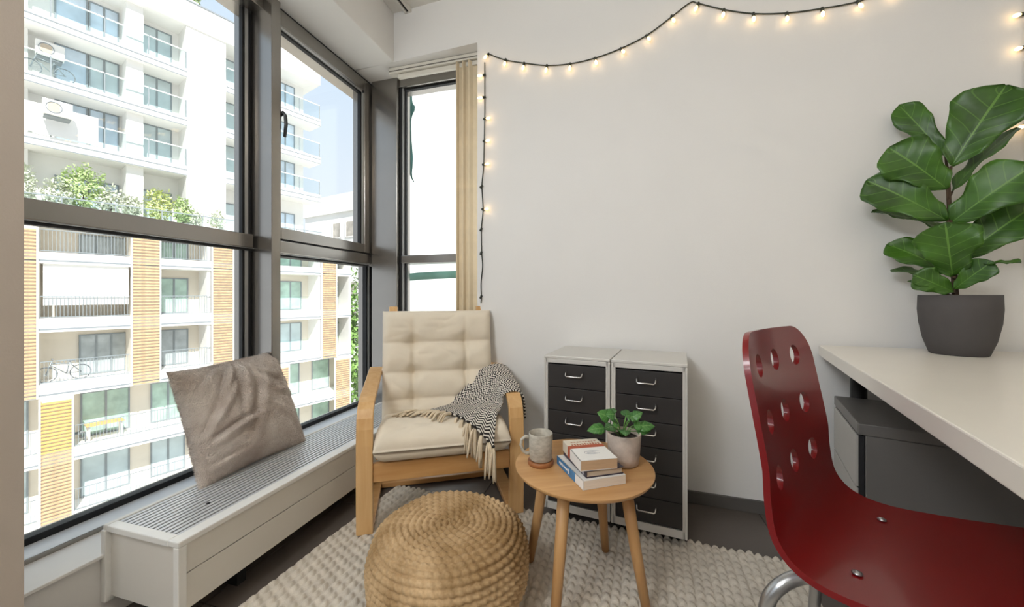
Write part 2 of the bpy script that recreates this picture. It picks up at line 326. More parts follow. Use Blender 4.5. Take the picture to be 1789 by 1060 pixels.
# ------------------------------------------------------------------ furry pillow
def pillow():
    n = 70; u = np.linspace(-1, 1, n); U, V = np.meshgrid(u, u, indexing='ij')
    sides = []
    for sgn in (1, -1):
        e = (1-np.abs(U)**2.4)*(1-np.abs(V)**2.4); h = .100*np.clip(e, 0, 1)**.62
        pull = 1-.10*(1-np.abs(V)**2)*np.abs(U)**3; pullv = 1-.10*(1-np.abs(U)**2)*np.abs(V)**3
        x = U*.240*pull; y = V*.236*pullv
        fold = np.zeros_like(U)
        for (cx, cy, ang, ln, wd, am) in ((-.35, .55, 60, .5, .05, .011), (-.1, .45, 75, .55, .06, .012), (-.55, .1, 50, .45, .05, .010), (.15, .55, 100, .4, .05, .010), (.5, .45, 150, .35, .05, .010), (.1, .1, 65, .6, .07, .010), (-.6, -.35, 20, .35, .05, .010), (-.3, -.25, 15, .35, .04, .008), (.6, .1, 160, .3, .05, .009), (.45, -.25, 140, .35, .06, .007), (-.5, .75, 45, .3, .04, .009), (.75, -.6, 120, .25, .04, .008), (-.7, -.75, 5, .25, .04, .008)):
            a = R(ang); du = (U-cx)*math.cos(a)+(V-cy)*math.sin(a); dv = -(U-cx)*math.sin(a)+(V-cy)*math.cos(a)
            fold += 1.35*am*np.exp(-(du/ln)**2)*(np.exp(-(dv/wd)**2)-.8*np.exp(-((dv-1.7*wd)/wd)**2))
        fold += .0022*np.sin(9*U+4*V+2*np.sin(3*V))*np.cos(7*V-3*U)
        z = sgn*(h+fold*np.clip(e*2.2, 0, 1)+rng.normal(0, .0011, U.shape)*np.clip(e*4, 0, 1))
        y = y-.034*((1-U)/2)**2*((1+V)/2)**2; x = x+.012*((1-U)/2)**2*((1+V)/2)**2
        sides.append(np.stack([x, y, z], -1))
    m = MB(); m.grid(sides[0]); m.grid(sides[1][::-1])
    return m
m = bpy.data.materials.new('pillow_fur'); m.use_nodes = True; nt = m.node_tree; N = nt.nodes; L = nt.links; b = N['Principled BSDF']
tc = N.new('ShaderNodeTexCoord'); n1 = N.new('ShaderNodeTexNoise'); n1.inputs['Scale'].default_value = 10; n1.inputs['Detail'].default_value = 5; n1.inputs['Distortion'].default_value = .6
n2 = N.new('ShaderNodeTexNoise'); n2.inputs['Scale'].default_value = 330; n2.inputs['Detail'].default_value = 2
L.new(tc.outputs['Object'], n1.inputs['Vector']); L.new(tc.outputs['Object'], n2.inputs['Vector'])
rp = N.new('ShaderNodeValToRGB'); rp.color_ramp.elements[0].position = .3; rp.color_ramp.elements[1].position = .72; rp.color_ramp.elements[0].color = lin('#cbb9ac')+(1,); rp.color_ramp.elements[1].color = lin('#f0e5db')+(1,)
L.new(n1.outputs['Fac'], rp.inputs[0]); L.new(rp.outputs[0], b.inputs['Base Color']); b.inputs['Roughness'].default_value = .95; b.inputs['Sheen Weight'].default_value = .5; b.inputs['Specular IOR Level'].default_value = .1
bp = N.new('ShaderNodeBump'); bp.inputs['Strength'].default_value = .8; bp.inputs['Distance'].default_value = .008; L.new(n2.outputs['Fac'], bp.inputs['Height']); L.new(bp.outputs[0], b.inputs['Normal'])
po = pillow().build('pillow', m, smooth=True); md = po.modifiers.new('weld', 'WELD'); md.merge_threshold = .0012
# local x -> along the window, local y -> up the lean, local z -> towards the room
ex = Vector((-.02, .995, -.03)).normalized(); ey = Vector((-.42, -.10, .90)); ey = (ey-ex*ey.dot(ex)).normalized(); ez = ex.cross(ey)
po.matrix_world = Matrix(((ex.x, ey.x, ez.x, -1.492), (ex.y, ey.y, ez.y, 1.205), (ex.z, ey.z, ez.z, .478), (0, 0, 0, 1)))
me_ = po.data; npol = len(me_.polygons); cen = np.zeros(npol*3); nor = np.zeros(npol*3); are = np.zeros(npol); me_.polygons.foreach_get('center', cen); me_.polygons.foreach_get('normal', nor); me_.polygons.foreach_get('area', are)
cen = cen.reshape(-1, 3); nor = nor.reshape(-1, 3); nor = np.where((nor[:, 2:3]*cen[:, 2:3]) < 0, -nor, nor); NF = 70000
pk = rng.choice(npol, NF, p=are/are.sum()); vco = np.zeros(len(me_.vertices)*3); me_.vertices.foreach_get('co', vco); vco = vco.reshape(-1, 3); pv = np.array([tuple(p.vertices) if len(p.vertices) == 4 else tuple(p.vertices)[:3]+(p.vertices[2],) for p in me_.polygons])[pk]; ra, rb_ = rng.uniform(0, 1, (NF, 1)), rng.uniform(0, 1, (NF, 1)); bp_ = (vco[pv[:, 0]]*(1-ra)+vco[pv[:, 1]]*ra)*(1-rb_)+(vco[pv[:, 3]]*(1-ra)+vco[pv[:, 2]]*ra)*rb_; nf = nor[pk]
swirl = np.stack([np.sin(bp_[:, 1]*22+1), np.cos(bp_[:, 0]*19)-.5, np.zeros(NF)], 1)*.55
df = nf*.75+swirl+rng.normal(0, .35, (NF, 3)); df /= np.linalg.norm(df, axis=1)[:, None]; sd = np.cross(df, rng.normal(size=(NF, 3))); sd /= np.linalg.norm(sd, axis=1)[:, None]; ln_ = rng.uniform(.005, .010, NF)[:, None]
vf = np.stack([bp_-sd*.0007-nf*.001, bp_+sd*.0007-nf*.001, bp_+df*ln_], 1).reshape(-1, 3)
fm = bpy.data.meshes.new('fur'); fm.from_pydata(vf.tolist(), [], [(3*k, 3*k+1, 3*k+2) for k in range(NF)]); tag(obj('fur', fm, m, po), kind='stuff')
tag(po, 'fluffy taupe square pillow leaning on the radiator against the window', 'pillow')

# ------------------------------------------------------------------ bentwood armchair
M_birch = wood('birch', '#cf9f66', '#deb67f', .4, 'z', 2.5, coat=.2); M_birchx = wood('birch_rail', '#c08d54', '#d0a068', .4, 'x', 2.5, coat=.2); M_cush = mat('cushion_cotton', '#e6dac6', .95, var=.03, scale=14, bump=.12, bscale=420, sheen=.2, spec=.2)
ac = tag(empty('armchair', (-.70, 1.4315, 0), R(30)), 'bentwood armchair with tufted cream cushion in the window corner', 'armchair')
arm = [(.455, .572), (.38, .562), (.28, .545), (.20, .533), (.13, .523), (.09, .515), (.055, .503), (.028, .485), (.010, .458), (.001, .42), (-.003, .36), (-.004, .28), (-.003, .2), (0, .1), (.002, .014)]
for sx in (-1, 1):
    x0, x1 = (sx*.305-.031, sx*.305+.031)
    sf = MB().ribbon(arm, 'x', x0, x1, .024).build('side_frame', M_birch, ac, bevel=.003)
    MB().box(x0+.005, x1-.005, -.012, .016, 0, .006).build('floor_pad', M_dark, sf)
    MB().box(x0, x1, .014, .43, .006, .03).build('runner', M_birchx, ac, bevel=.003)
    MB().box(min(sx*.243, sx*.276), max(sx*.243, sx*.276), .425, .445, .545, .562).build('arm_bracket', M_birchx, ac)
MB().box(-.274, .274, -.008, .012, .213, .286).build('front_rail', M_birchx, ac, bevel=.002)
MB().box(-.274, .274, .37, .41, .006, .03).build('floor_rail', M_birchx, ac, bevel=.003)
MB().box(-.266, .266, .008, .034, .293, .309).build('seat_rail', M_birchx, ac, bevel=.003)
for sx in (-1, 1):
    MB().ribbon([(.015, .30), (.15, .283), (.30, .262), (.36, .285), (.40, .37), (.435, .55), (.47, .72), (.49, .865), (.492, .884)], 'x', sx*.225-.02, sx*.225+.02, .02).build('back_rail', M_birch, ac, bevel=.003)
for t in np.linspace(.08, .80, 6): MB().box(-.22, .22, .405+.085*t, .413+.085*t, .36+.5*t, .40+.5*t).build('back_slat', M_birchx, ac, bevel=.002)
def cushion(nu, nv, path, hw, thick, creases, tufts, amp, dim, taper=None, edge=.42):
    """closed pad following path [(y,z)], half width hw; creases at path fractions, tufts at (u, fraction)"""
    C = catmull(np.array(path), nv); T = np.gradient(C, axis=0); T /= np.linalg.norm(T, axis=1)[:, None]; Nn = np.stack([-T[:, 1], T[:, 0]], 1)
    q_ = np.linspace(0, 1, nu); u = 2*(.45*q_+.55*(.5-.5*np.cos(math.pi*q_)))-1; q_ = np.linspace(0, 1, nv); v = .45*q_+.55*(.5-.5*np.cos(math.pi*q_)); U, V = np.meshgrid(u, v, indexing='ij'); out = []
    F = np.linspace(0, 1, nv); C = np.stack([np.interp(v, F, C[:, k]) for k in (0, 1)], 1); Nn = np.stack([np.interp(v, F, Nn[:, k]) for k in (0, 1)], 1); LEN = np.linalg.norm(np.diff(C, axis=0), axis=1).sum()
    rnd = lambda d, r: np.sqrt(np.clip(1-(1-np.clip(d/r, 0, 1))**2, 0, 1))
    for sgn in (1, -1):
        ex_ = rnd((1-np.abs(U))*hw, .045); ey_ = rnd((.5-np.abs(V-.5))*LEN, thick*edge); h = thick/2*ex_*ey_
        if sgn > 0:
            seg = np.sort(np.array([0]+list(creases)+[1])); puff = np.zeros_like(V)
            for a_, b_ in zip(seg[:-1], seg[1:]):
                q = (V-a_)/(b_-a_); inn = (q >= 0) & (q <= 1); puff = np.where(inn, np.clip(4*q*(1-q), 0, 1)**.45, puff)
            h = h*(1-amp*(1-puff))
            for (tu, tv) in tufts:
                d2 = ((U-tu)/.16)**2+((V-tv)/.05)**2; h -= dim*np.exp(-d2)*.9
                h -= dim*.45*np.exp(-((U-tu)/.05)**2)*np.exp(-((V-tv)/.14)**2)
            h += .0022*np.sin(13*U+9*np.sin(5*V))*np.sin(17*V+3*U)*ex_*ey_
            for k in range(26):
                cu, cv, an, ln = rng.uniform(-.9, .9), rng.uniform(.05, .95), rng.uniform(-.6, .6), rng.uniform(.12, .3)
                du = (U-cu)*math.cos(an)+(V-cv)*2*math.sin(an); dv = -(U-cu)*math.sin(an)+(V-cv)*2*math.cos(an)
                h -= .0028*np.exp(-(du/ln)**2-(dv/.025)**2)*ex_*ey_
        tp = 1 if taper is None else np.interp(V, [0, 1], taper)
        X_ = U*hw*tp*(1-.012*np.abs(np.sin(V*math.pi*(len(creases)+1)))**.5*0); Y_ = C[None, :, 0]+sgn*h*Nn[None, :, 0]; Z_ = C[None, :, 1]+sgn*h*Nn[None, :, 1]
        out.append(np.stack([X_, Y_, Z_], -1))
    m = MB(); m.grid(out[0]); m.grid(out[1][::-1]); return m
cb = cushion(90, 130, [(.300, .315), (.332, .36), (.365, .47), (.392, .60), (.417, .73), (.44, .862)], .268, .115, (.17, .34, .54, .76), [(-.45, .34), (.5, .34), (-.45, .54), (.5, .54), (-.45, .76), (.5, .76)], .5, .032, (1.0, 1.02)).build('back_cushion', M_cush, ac, smooth=True)
cs = cushion(90, 100, [(-.055, .345), (.05, .358), (.15, .352), (.25, .335), (.345, .312)], .271, .128, (.55,), [(-.45, .55), (.5, .55)], .25, .018, edge=.55).build('seat_cushion', M_cush, ac, smooth=True)
for o in (cb, cs): md = o.modifiers.new('weld', 'WELD'); md.merge_threshold = .0008

# ------------------------------------------------------------------ herringbone throw with tassels
mth = bpy.data.materials.new('herringbone_wool'); mth.use_nodes = True; nt = mth.node_tree; N = nt.nodes; L = nt.links; b = N['Principled BSDF']
uvn = N.new('ShaderNodeUVMap'); uvn.uv_map = 'weave'; sp = N.new('ShaderNodeSeparateXYZ'); L.new(uvn.outputs[0], sp.inputs[0])
def mth_node(op, a, b_=None):
    q = N.new('ShaderNodeMath'); q.operation = op
    for k, v in ((0, a), (1, b_)):
        if v is None: continue
        if isinstance(v, (int, float)): q.inputs[k].default_value = v
        else: L.new(v, q.inputs[k])
    return q.outputs[0]
pp = mth_node('PINGPONG', sp.outputs[0], .016); ph = mth_node('ADD', mth_node('MULTIPLY', pp, .9), sp.outputs[1])
st = mth_node('SINE', mth_node('MULTIPLY', ph, 2*math.pi/.0130)); fac = mth_node('GREATER_THAN', st, -.05)
mx = N.new('ShaderNodeMix'); mx.data_type = 'RGBA'; L.new(fac, mx.inputs[0]); mx.inputs[6].default_value = lin('#2e2b2a')+(1,); mx.inputs[7].default_value = lin('#e2dbd0')+(1,)
L.new(mx.outputs[2], b.inputs['Base Color']); b.inputs['Roughness'].default_value = .95; b.inputs['Specular IOR Level'].default_value = .1
bp = N.new('ShaderNodeBump'); bp.inputs['Strength'].default_value = .35; bp.inputs['Distance'].default_value = .004; L.new(st, bp.inputs['Height']); L.new(bp.outputs[0], b.inputs['Normal'])
E0 = [(-.147, .223, .402), (-.043, .145, .424), (.038, .055, .434), (.107, -.050, .418), (.183, -.112, .345)]
E1 = [(-.056, .262, .398), (.032, .179, .424), (.107, .109, .434), (.163, .045, .440), (.219, -.01, .436)]
E2 = [(.040, .310, .412), (.088, .240, .418), (.149, .170, .444), (.206, .105, .452), (.246, .045, .442)]
E3 = [(.120, .325, .470), (.161, .262, .458), (.205, .185, .462), (.238, .126, .462), (.262, .057, .470)]
E4 = [(.212, .350, .560), (.240, .275, .552), (.256, .192, .540), (.262, .122, .530), (.266, .054, .508)]
E5 = [(.290, .352, .590), (.305, .280, .566), (.312, .195, .549), (.312, .125, .540), (.308, .050, .522)]
E6 = [(.348, .345, .566), (.350, .270, .548), (.350, .190, .530), (.350, .120, .515), (.348, .052, .490)]
E7 = [(.362, .335, .490), (.364, .262, .470), (.364, .185, .440), (.362, .115, .415), (.358, .055, .390)]
ctl = np.array([E0, E1, E2, E3, E4, E5, E6, E7]); rows = catmull(ctl, 110); G = np.stack([catmull(rows[i], 70) for i in range(110)])
A_, B_ = np.meshgrid(np.linspace(0, 1, 110), np.linspace(0, 1, 70), indexing='ij')
wr = .010*np.exp(-((A_-.33-.05*np.sin(3*B_))/.045)**2)*np.exp(-((B_-.62)/.3)**2)*1.6 + .009*np.sin(B_*15+A_*5)*np.exp(-((A_-.62)/.22)**2) + .007*np.sin(B_*11-A_*9+1)*np.exp(-((A_-.2)/.15)**2)*(A_*3).clip(0, 1)
G[..., 2] += np.clip(wr, -.004, .03)
th = MB().grid(G); tho = th.build('throw_blanket', mth, smooth=True, loc=(-.70, 1.4315, 0), rot=(0, 0, R(30)))
lu = np.zeros(G.shape[:2]); lv = np.zeros(G.shape[:2])
lv[1:] = np.cumsum(np.linalg.norm(np.diff(G, axis=0), axis=2).mean(1))[:, None]; lu[:, 1:] = np.cumsum(np.linalg.norm(np.diff(G, axis=1), axis=2).mean(0))[None, :]
uvl = tho.data.uv_layers.new(name='weave'); fu, fv = lu.ravel(), lv.ravel()
for lp in tho.data.loops: uvl.data[lp.index].uv = (float(fu[lp.vertex_index]), float(fv[lp.vertex_index]))
md = tho.modifiers.new('thickness', 'SOLIDIFY'); md.thickness = .007; md.offset = 1
tag(tho, 'black and white herringbone throw draped over the armchair arm', 'blanket')
M_tas = mat('tassel_cotton', '#d9c8ad', .95, var=.06, scale=40); M_knot = mat('tassel_knot', '#2b2725', .95)
tw = tho
for k in range(15):
    f = k/14; p = Vector(map(float, catmull(np.array(E0), 200)[int(f*199)])); q = Vector(map(float, catmull(np.array(E1), 200)[int(f*199)]))
    d = (p-q).normalized(); hang = f > .55; ts = MB(); nst = 5
    for s_ in range(nst):
        off = Vector((rng.normal(0, .004), rng.normal(0, .004), rng.normal(0, .002)))
        ln = rng.uniform(.05, .07) if not hang else rng.uniform(.085, .115)
        if hang: pts = [p+off*.3, p+d*.012+off+Vector((0, -.006, -.010)), p+d*.018+off*1.6+Vector((0, -.008, -.045)), p+d*.020+off*2.4+Vector((0, -.007, -ln))]
        else:
            e = p+d*ln; pts = [p+Vector((0, 0, .004)), p+d*ln*.3+off+Vector((0, 0, .010)), p+d*ln*.65+off*1.8+Vector((0, 0, .008)), e+off*2.4+Vector((0, -.004, .004-(.02 if f > .35 else 0)))]
        pts = [tuple(map(float, c)) for c in catmull(np.array([tuple(c) for c in pts]), 9)]
        ts.tube(pts, [.0035, .0045, .0052, .0052, .005, .005, .0048, .0042, .003], 6)
    ts.build('tassel', M_tas, tw, smooth=True)
    MB().lathe([(0, -.007), (.006, -.004), (.0075, 0), (.006, .004), (0, .007)], 8).build('knot', M_knot, tw, smooth=True, loc=tuple(p+Vector((0, 0, .005))))

# ------------------------------------------------------------------ braided jute pouf
mj = bpy.data.materials.new('jute'); mj.use_nodes = True; nt = mj.node_tree; N = nt.nodes; L = nt.links; b = N['Principled BSDF']
tc = N.new('ShaderNodeTexCoord'); n1 = N.new('ShaderNodeTexNoise'); n1.inputs['Scale'].default_value = 7; n1.inputs['Detail'].default_value = 7; n2 = N.new('ShaderNodeTexNoise'); n2.inputs['Scale'].default_value = 160; n2.inputs['Detail'].default_value = 3
L.new(tc.outputs['Object'], n1.inputs['Vector']); L.new(tc.outputs['Object'], n2.inputs['Vector'])
ad = N.new('ShaderNodeMath'); ad.operation = 'MULTIPLY_ADD'; L.new(n2.outputs['Fac'], ad.inputs[0]); ad.inputs[1].default_value = .22; L.new(n1.outputs['Fac'], ad.inputs[2])
rp = N.new('ShaderNodeValToRGB'); rp.color_ramp.elements[0].position = .42; rp.color_ramp.elements[1].position = .80; rp.color_ramp.elements[0].color = lin('#8f7048')+(1,); rp.color_ramp.elements[1].color = lin('#d2b48c')+(1,)
L.new(ad.outputs[0], rp.inputs[0]); L.new(rp.outputs[0], b.inputs['Base Color']); b.inputs['Roughness'].default_value = .9; b.inputs['Specular IOR Level'].default_value = .15
bp = N.new('ShaderNodeBump'); bp.inputs['Strength'].default_value = .35; bp.inputs['Distance'].default_value = .002; L.new(n2.outputs['Fac'], bp.inputs['Height']); L.new(bp.outputs[0], b.inputs['Normal'])
prof = catmull(np.array([(.004, .250), (.06, .254), (.12, .257), (.165, .255), (.200, .243), (.226, .215), (.238, .175), (.241, .125), (.235, .07), (.212, .028), (.17, .004), (.10, .002), (.004, .002)])*np.array([.985, .90]), 400)
ds = np.r_[0, np.cumsum(np.linalg.norm(np.diff(prof, axis=0), axis=1))]; rowh = .0195; nr = int(ds[-1]/rowh); SS = np.linspace(0, ds[-1], nr*7+1)
pr = np.stack([np.interp(SS, ds, prof[:, 0]), np.interp(SS, ds, prof[:, 1])], 1); tg = np.gradient(pr, axis=0); tg /= np.linalg.norm(tg, axis=1)[:, None]; nn = np.stack([-tg[:, 1], tg[:, 0]], 1)
if nn[0, 1] < 0: nn = -nn
NA = 320; TH = np.linspace(0, 2*math.pi, NA, endpoint=False); ph_ = SS/rowh; row = np.floor(ph_); q = ph_-row
Rr = pr[:, 0][:, None]; cnt = np.maximum(6, np.round(2*math.pi*np.maximum(.02, np.interp((row+.5)*rowh, ds, prof[:, 0]))/.024))[:, None]
env = np.sin(math.pi*q)[:, None]**.55; slant = np.where(q < .5, 1, -1)[:, None]*(np.abs(q-.5)[:, None])*2.6
br = .5+.5*np.cos(cnt*TH[None, :]+slant+row[:, None]*2.4)
wob = 1+.006*np.sin(3*TH+1)[None, :]*np.ones_like(Rr)+.004*np.sin(7*TH+row[:, None]*.3)
disp = env*(.006+.0065*br**.7)+.0018*np.sin(TH*5+row[:, None])*env-.003
Pg = np.stack([(Rr*wob+disp*nn[:, 0][:, None])*np.cos(TH), (Rr*wob+disp*nn[:, 0][:, None])*np.sin(TH), np.maximum(.001, pr[:, 1][:, None]+disp*nn[:, 1][:, None]+.0*TH[None, :])], -1)
pf = MB().grid(Pg, wrap=True).build('pouf', mj, smooth=True, loc=(-.512, 1.085, .014)); tag(pf, 'round braided jute pouf on the rug in front of the armchair', 'pouf')

# ------------------------------------------------------------------ chunky braided rug
mr = mat('rug_wool', '#d6cdbf', .97, var=.10, scale=30, bump=.35, bscale=420, spec=.1)
NX, NY, LX, LY = 400, 330, 1.66, 1.42; xs = np.linspace(0, LX, NX); ys = np.linspace(0, LY, NY); X_, Y_ = np.meshgrid(xs, ys, indexing='ij')
rw = .0277; rI = np.floor(X_/rw); qx = X_/rw-rI; envx = np.sin(math.pi*qx)**.5; bph = rI*1.9+1.3*np.abs(qx-.5)*2
bb = .5+.5*np.cos(2*math.pi*Y_/.034+bph+.6*np.sin(rI*3.1)); hh = .003+envx*(.0085+.0060*bb**.6)+.0015*np.sin(Y_*21+rI)+.0012*np.sin(Y_*97+rI*5.3)*envx
edge = np.minimum(np.minimum(X_, LX-X_), np.minimum(Y_, LY-Y_)); hh = np.where(edge < .004, .001, hh)
jit = .004*np.cos(2*math.pi*Y_/.034+bph)*(edge > .02)
top = np.stack([X_-LX/2+jit*.5, Y_-LY+(.006*(.5+.5*np.cos(2*math.pi*X_/rw+math.pi)))*(Y_ > LY-.05), hh], -1)
ru = MB().grid(top); ru.box(-LX/2, LX/2, -LY, 0, .0005, .0025)
ro = ru.build('rug', mr, smooth=True, loc=(-.235, 1.612, 0), rot=(0, 0, R(-3.2))); tag(ro, 'chunky braided off-white wool rug on the grey floor', 'rug')

# ------------------------------------------------------------------ round side table
M_oak = wood('oak_top', '#b98a57', '#cc9f6b', .42, 'x', 2.2, coat=.15); M_oakl = wood('oak_leg', '#b78653', '#cba06c', .45, 'z', 2.5)
st_ = tag(empty('side_table', (-.12, 1.25, 0), R(27)), 'small round oak side table with four splayed legs', 'table')
MB().lathe([(0, .382), (.20, .382), (.213, .388), (.218, .395), (.218, .399), (.215, .401), (0, .401)], 72).build('table_top', M_oak, st_, smooth=True).modifiers.new('e', 'EDGE_SPLIT').split_angle = R(50)
MB().box(-.11, .11, -.018, .018, .362, .382).box(-.018, .018, -.11, .11, .362, .382).build('apron_cross', M_oakl, st_, bevel=.002)
for k in range(4):
    a = R(45+90*k); c_, s_ = math.cos(a), math.sin(a)
    MB().tube([(c_*.135, s_*.135, .382), (c_*.165, s_*.165, .2), (c_*.20, s_*.20, .015)], [.019, .017, .0135], 14).build('leg', M_oakl, st_, smooth=True)
TZ = .401
# mug on its wooden coaster
cst = MB().lathe([(0, 0), (.040, 0), (.042, .003), (.042, .012), (.040, .0145), (0, .0145)], 40).build('coaster', wood('walnut', '#8a5530', '#a46a3e', .4, 'x'), smooth=True, loc=(-.252, 1.215, TZ))
cst.modifiers.new('e', 'EDGE_SPLIT').split_angle = R(45); tag(cst, 'round brown wooden coaster under the mug', 'coaster')
mg = bpy.data.materials.new('mug_glaze'); mg.use_nodes = True; nt = mg.node_tree; N = nt.nodes; L = nt.links; b = N['Principled BSDF']
tc = N.new('ShaderNodeTexCoord'); mp = N.new('ShaderNodeMapping'); mp.inputs['Scale'].default_value = (10, 10, 22); L.new(tc.outputs['Object'], mp.inputs[0]); n1 = N.new('ShaderNodeTexNoise'); n1.inputs['Detail'].default_value = 6; L.new(mp.outputs[0], n1.inputs['Vector'])
rp = N.new('ShaderNodeValToRGB'); rp.color_ramp.elements[0].position = .35; rp.color_ramp.elements[1].position = .65; rp.color_ramp.elements[0].color = lin('#a59e91')+(1,); rp.color_ramp.elements[1].color = lin('#c2bcaf')+(1,); L.new(n1.outputs['Fac'], rp.inputs[0]); L.new(rp.outputs[0], b.inputs['Base Color']); b.inputs['Roughness'].default_value = .35
mug = tag(empty('mug', (-.252, 1.215, TZ+.0147), R(16)), 'grey speckled stoneware mug on the coaster', 'mug')
MB().lathe([(0, .0), (.033, .0), (.036, .004), (.0375, .04), (.0385, .084), (.0375, .0865), (.0355, .084), (.0345, .04), (.033, .008), (0, .006)], 48).build('cup', mg, mug, smooth=True)
MB().tube([(-.036*1, 0, .070), (-.050, 0, .073), (-.061, 0, .064), (-.064, 0, .046), (-.058, 0, .028), (-.047, 0, .019), (-.036, 0, .020)], [.006, .0055, .005, .005, .005, .0055, .006], 12).build('handle', mg, mug, smooth=True)
# three books
M_page = mat('pages', '#dcc6ab', .9, var=.08, scale=3, stretch=(4, 4, 260)); M_pagew = mat('pages_pale', '#e9dccb', .9, var=.05, scale=3, stretch=(4, 4, 260))
def book(name, label, loc, rz, wx, ly, h, cov, page, soft=False):
    """local x across the cover (spine at x=0), local y away from the reader, z up"""
    r = tag(empty(name, loc, rz), label, 'book', 'books stacked on the side table')
    c = .0022; inset = .0 if soft else .004
    MB().box(.003, wx-inset, inset, ly-inset, c, h-c).build('pages', page, r)
    MB().box(0, wx, 0, ly, 0, c).box(0, wx, 0, ly, h-c, h).box(0, .0028, 0, ly, 0, h).build('cover', cov, r, bevel=.0007)
    return r
M_cw = mat('cover_white', '#ece9e4', .5, var=.02); M_cblue = mat('cover_blue', '#3f7fb0', .45, var=.25, scale=25); M_cdk = mat('cover_dark', '#3a3340', .5, var=.1); M_terra = mat('cover_terracotta', '#b0583c', .55); M_ink = mat('ink_brown', '#8d6c55', .6); M_inkw = mat('ink_white', '#e6e7ea', .6); M_crm = mat('cover_cream', '#d9cfbd', .55)
bz = TZ+.0005; ba = R(33)
b1 = book('book', 'pale book with blue spine at the bottom of the stack', (-.104, 1.078, bz), ba, .136, .178, .027, M_cw, M_pagew, True)
MB().box(-.0004, .0001, .050, .1781, .0004, .0266).build('spine_panel', M_cblue, b1)
MB().box(-.0008, -.0003, .088, .094, .006, .021).box(-.0008, -.0003, .098, .128, .011, .017).box(-.0008, -.0003, .132, .160, .010, .018).build('spine_lettering', M_inkw, b1)
b2 = book('book', 'dark purple hardback in the middle of the stack', (-.0965, 1.094, bz+.0275), ba-R(2), .118, .165, .020, M_cdk, M_page)
MB().box(-.0008, .0, .012, .026, .004, .016).build('spine_mark', mat('spine_silver', '#b9b6c0', .5), b2)
MB().box(-.0006, .0, .055, .15, .007, .0125).build('spine_band', mat('spine_maroon', '#6d4550', .5), b2)
b3 = book('book', 'white book with terracotta band on top of the stack', (-.1125, 1.0855, bz+.048), ba-R(6), .112, .150, .031, M_cw, mat('pages_tan', '#c9a783', .9, var=.08, scale=3, stretch=(4, 4, 260)), True)
MB().box(-.0004, .1122, .084, .104, .0006, .0316).build('cover_band', M_terra, b3)
MB().box(-.0004, .1122, .104, .1502, .0006, .0314).build('cover_field', M_crm, b3)
let = MB()
for k in range(11): let.box(.014+k*.0085, .0195+k*.0085, .1055, .1055+(.008+.004*((k*7) % 3)/2), .0314, .0318)
for k in range(9): let.box(.018+k*.0095, .0245+k*.0095, .127, .1315, .0314, .0318)
let.build('cover_lettering', mat('ink_rust', '#a7674c', .6), b3)
lg = MB().tube([(.056+.024*math.cos(t), .048+.012*math.sin(t), .0312) for t in np.linspace(.3, 2*math.pi-.6, 22)], .0006, 5)
for k in range(3): lg.box(.040, .070-.004*k, .042+k*.005, .0432+k*.005, .031, .0314)
lg.build('cover_emblem', mat('ink_grey', '#a8aab2', .6), b3)
# ------------------------------------------------------------------ leaves
def leaf_mat(name, c_dark, c_light, vein, rough=.38, nveins=7, trl=.12):
    m = bpy.data.materials.new(name); m.use_nodes = True; nt = m.node_tree; N = nt.nodes; L = nt.links; b = N['Principled BSDF']
    uvn = N.new('ShaderNodeUVMap'); uvn.uv_map = 'leaf'; sp = N.new('ShaderNodeSeparateXYZ'); L.new(uvn.outputs[0], sp.inputs[0])
    def mn(op, a, c=None):
        q = N.new('ShaderNodeMath'); q.operation = op
        for k, v in ((0, a), (1, c)):
            if v is None: continue
            if isinstance(v, (int, float)): q.inputs[k].default_value = v
            else: L.new(v, q.inputs[k])
        return q.outputs[0]
    au = mn('ABSOLUTE', sp.outputs[0]); mid = mn('LESS_THAN', au, .035)
    lat = mn('GREATER_THAN', mn('SINE', mn('MULTIPLY', mn('SUBTRACT', sp.outputs[1], mn('MULTIPLY', au, .22)), 2*math.pi*nveins)), .965)
    v = mn('MAXIMUM', mid, mn('MULTIPLY', lat, .55))
    tc = N.new('ShaderNodeTexCoord'); nz = N.new('ShaderNodeTexNoise'); nz.inputs['Scale'].default_value = 9; nz.inputs['Detail'].default_value = 4; L.new(tc.outputs['Object'], nz.inputs['Vector'])
    rp = N.new('ShaderNodeValToRGB'); rp.color_ramp.elements[0].position = .35; rp.color_ramp.elements[1].position = .68; rp.color_ramp.elements[0].color = lin(c_dark)+(1,); rp.color_ramp.elements[1].color = lin(c_light)+(1,); L.new(nz.outputs['Fac'], rp.inputs[0])
    mx = N.new('ShaderNodeMix'); mx.data_type = 'RGBA'; L.new(v, mx.inputs[0]); L.new(rp.outputs[0], mx.inputs[6]); mx.inputs[7].default_value = lin(vein)+(1,)
    L.new(mx.outputs[2], b.inputs['Base Color']); b.inputs['Roughness'].default_value = rough
    b.inputs['Subsurface Weight'].default_value = 0
    bp = N.new('ShaderNodeBump'); bp.inputs['Strength'].default_value = .3; bp.inputs['Distance'].default_value = .004; L.new(v, bp.inputs['Height']); bp.invert = True; L.new(bp.outputs[0], b.inputs['Normal'])
    MATS[name] = m; return m
FID = ([0, .06, .16, .3, .45, .6, .75, .86, .93, .97, 1], [.05, .22, .5, .58, .70, .92, 1, .92, .66, .36, .04])
HEART = ([0, .05, .15, .3, .5, .7, .85, .95, 1], [.1, .6, .92, 1, .9, .66, .36, .12, .01])
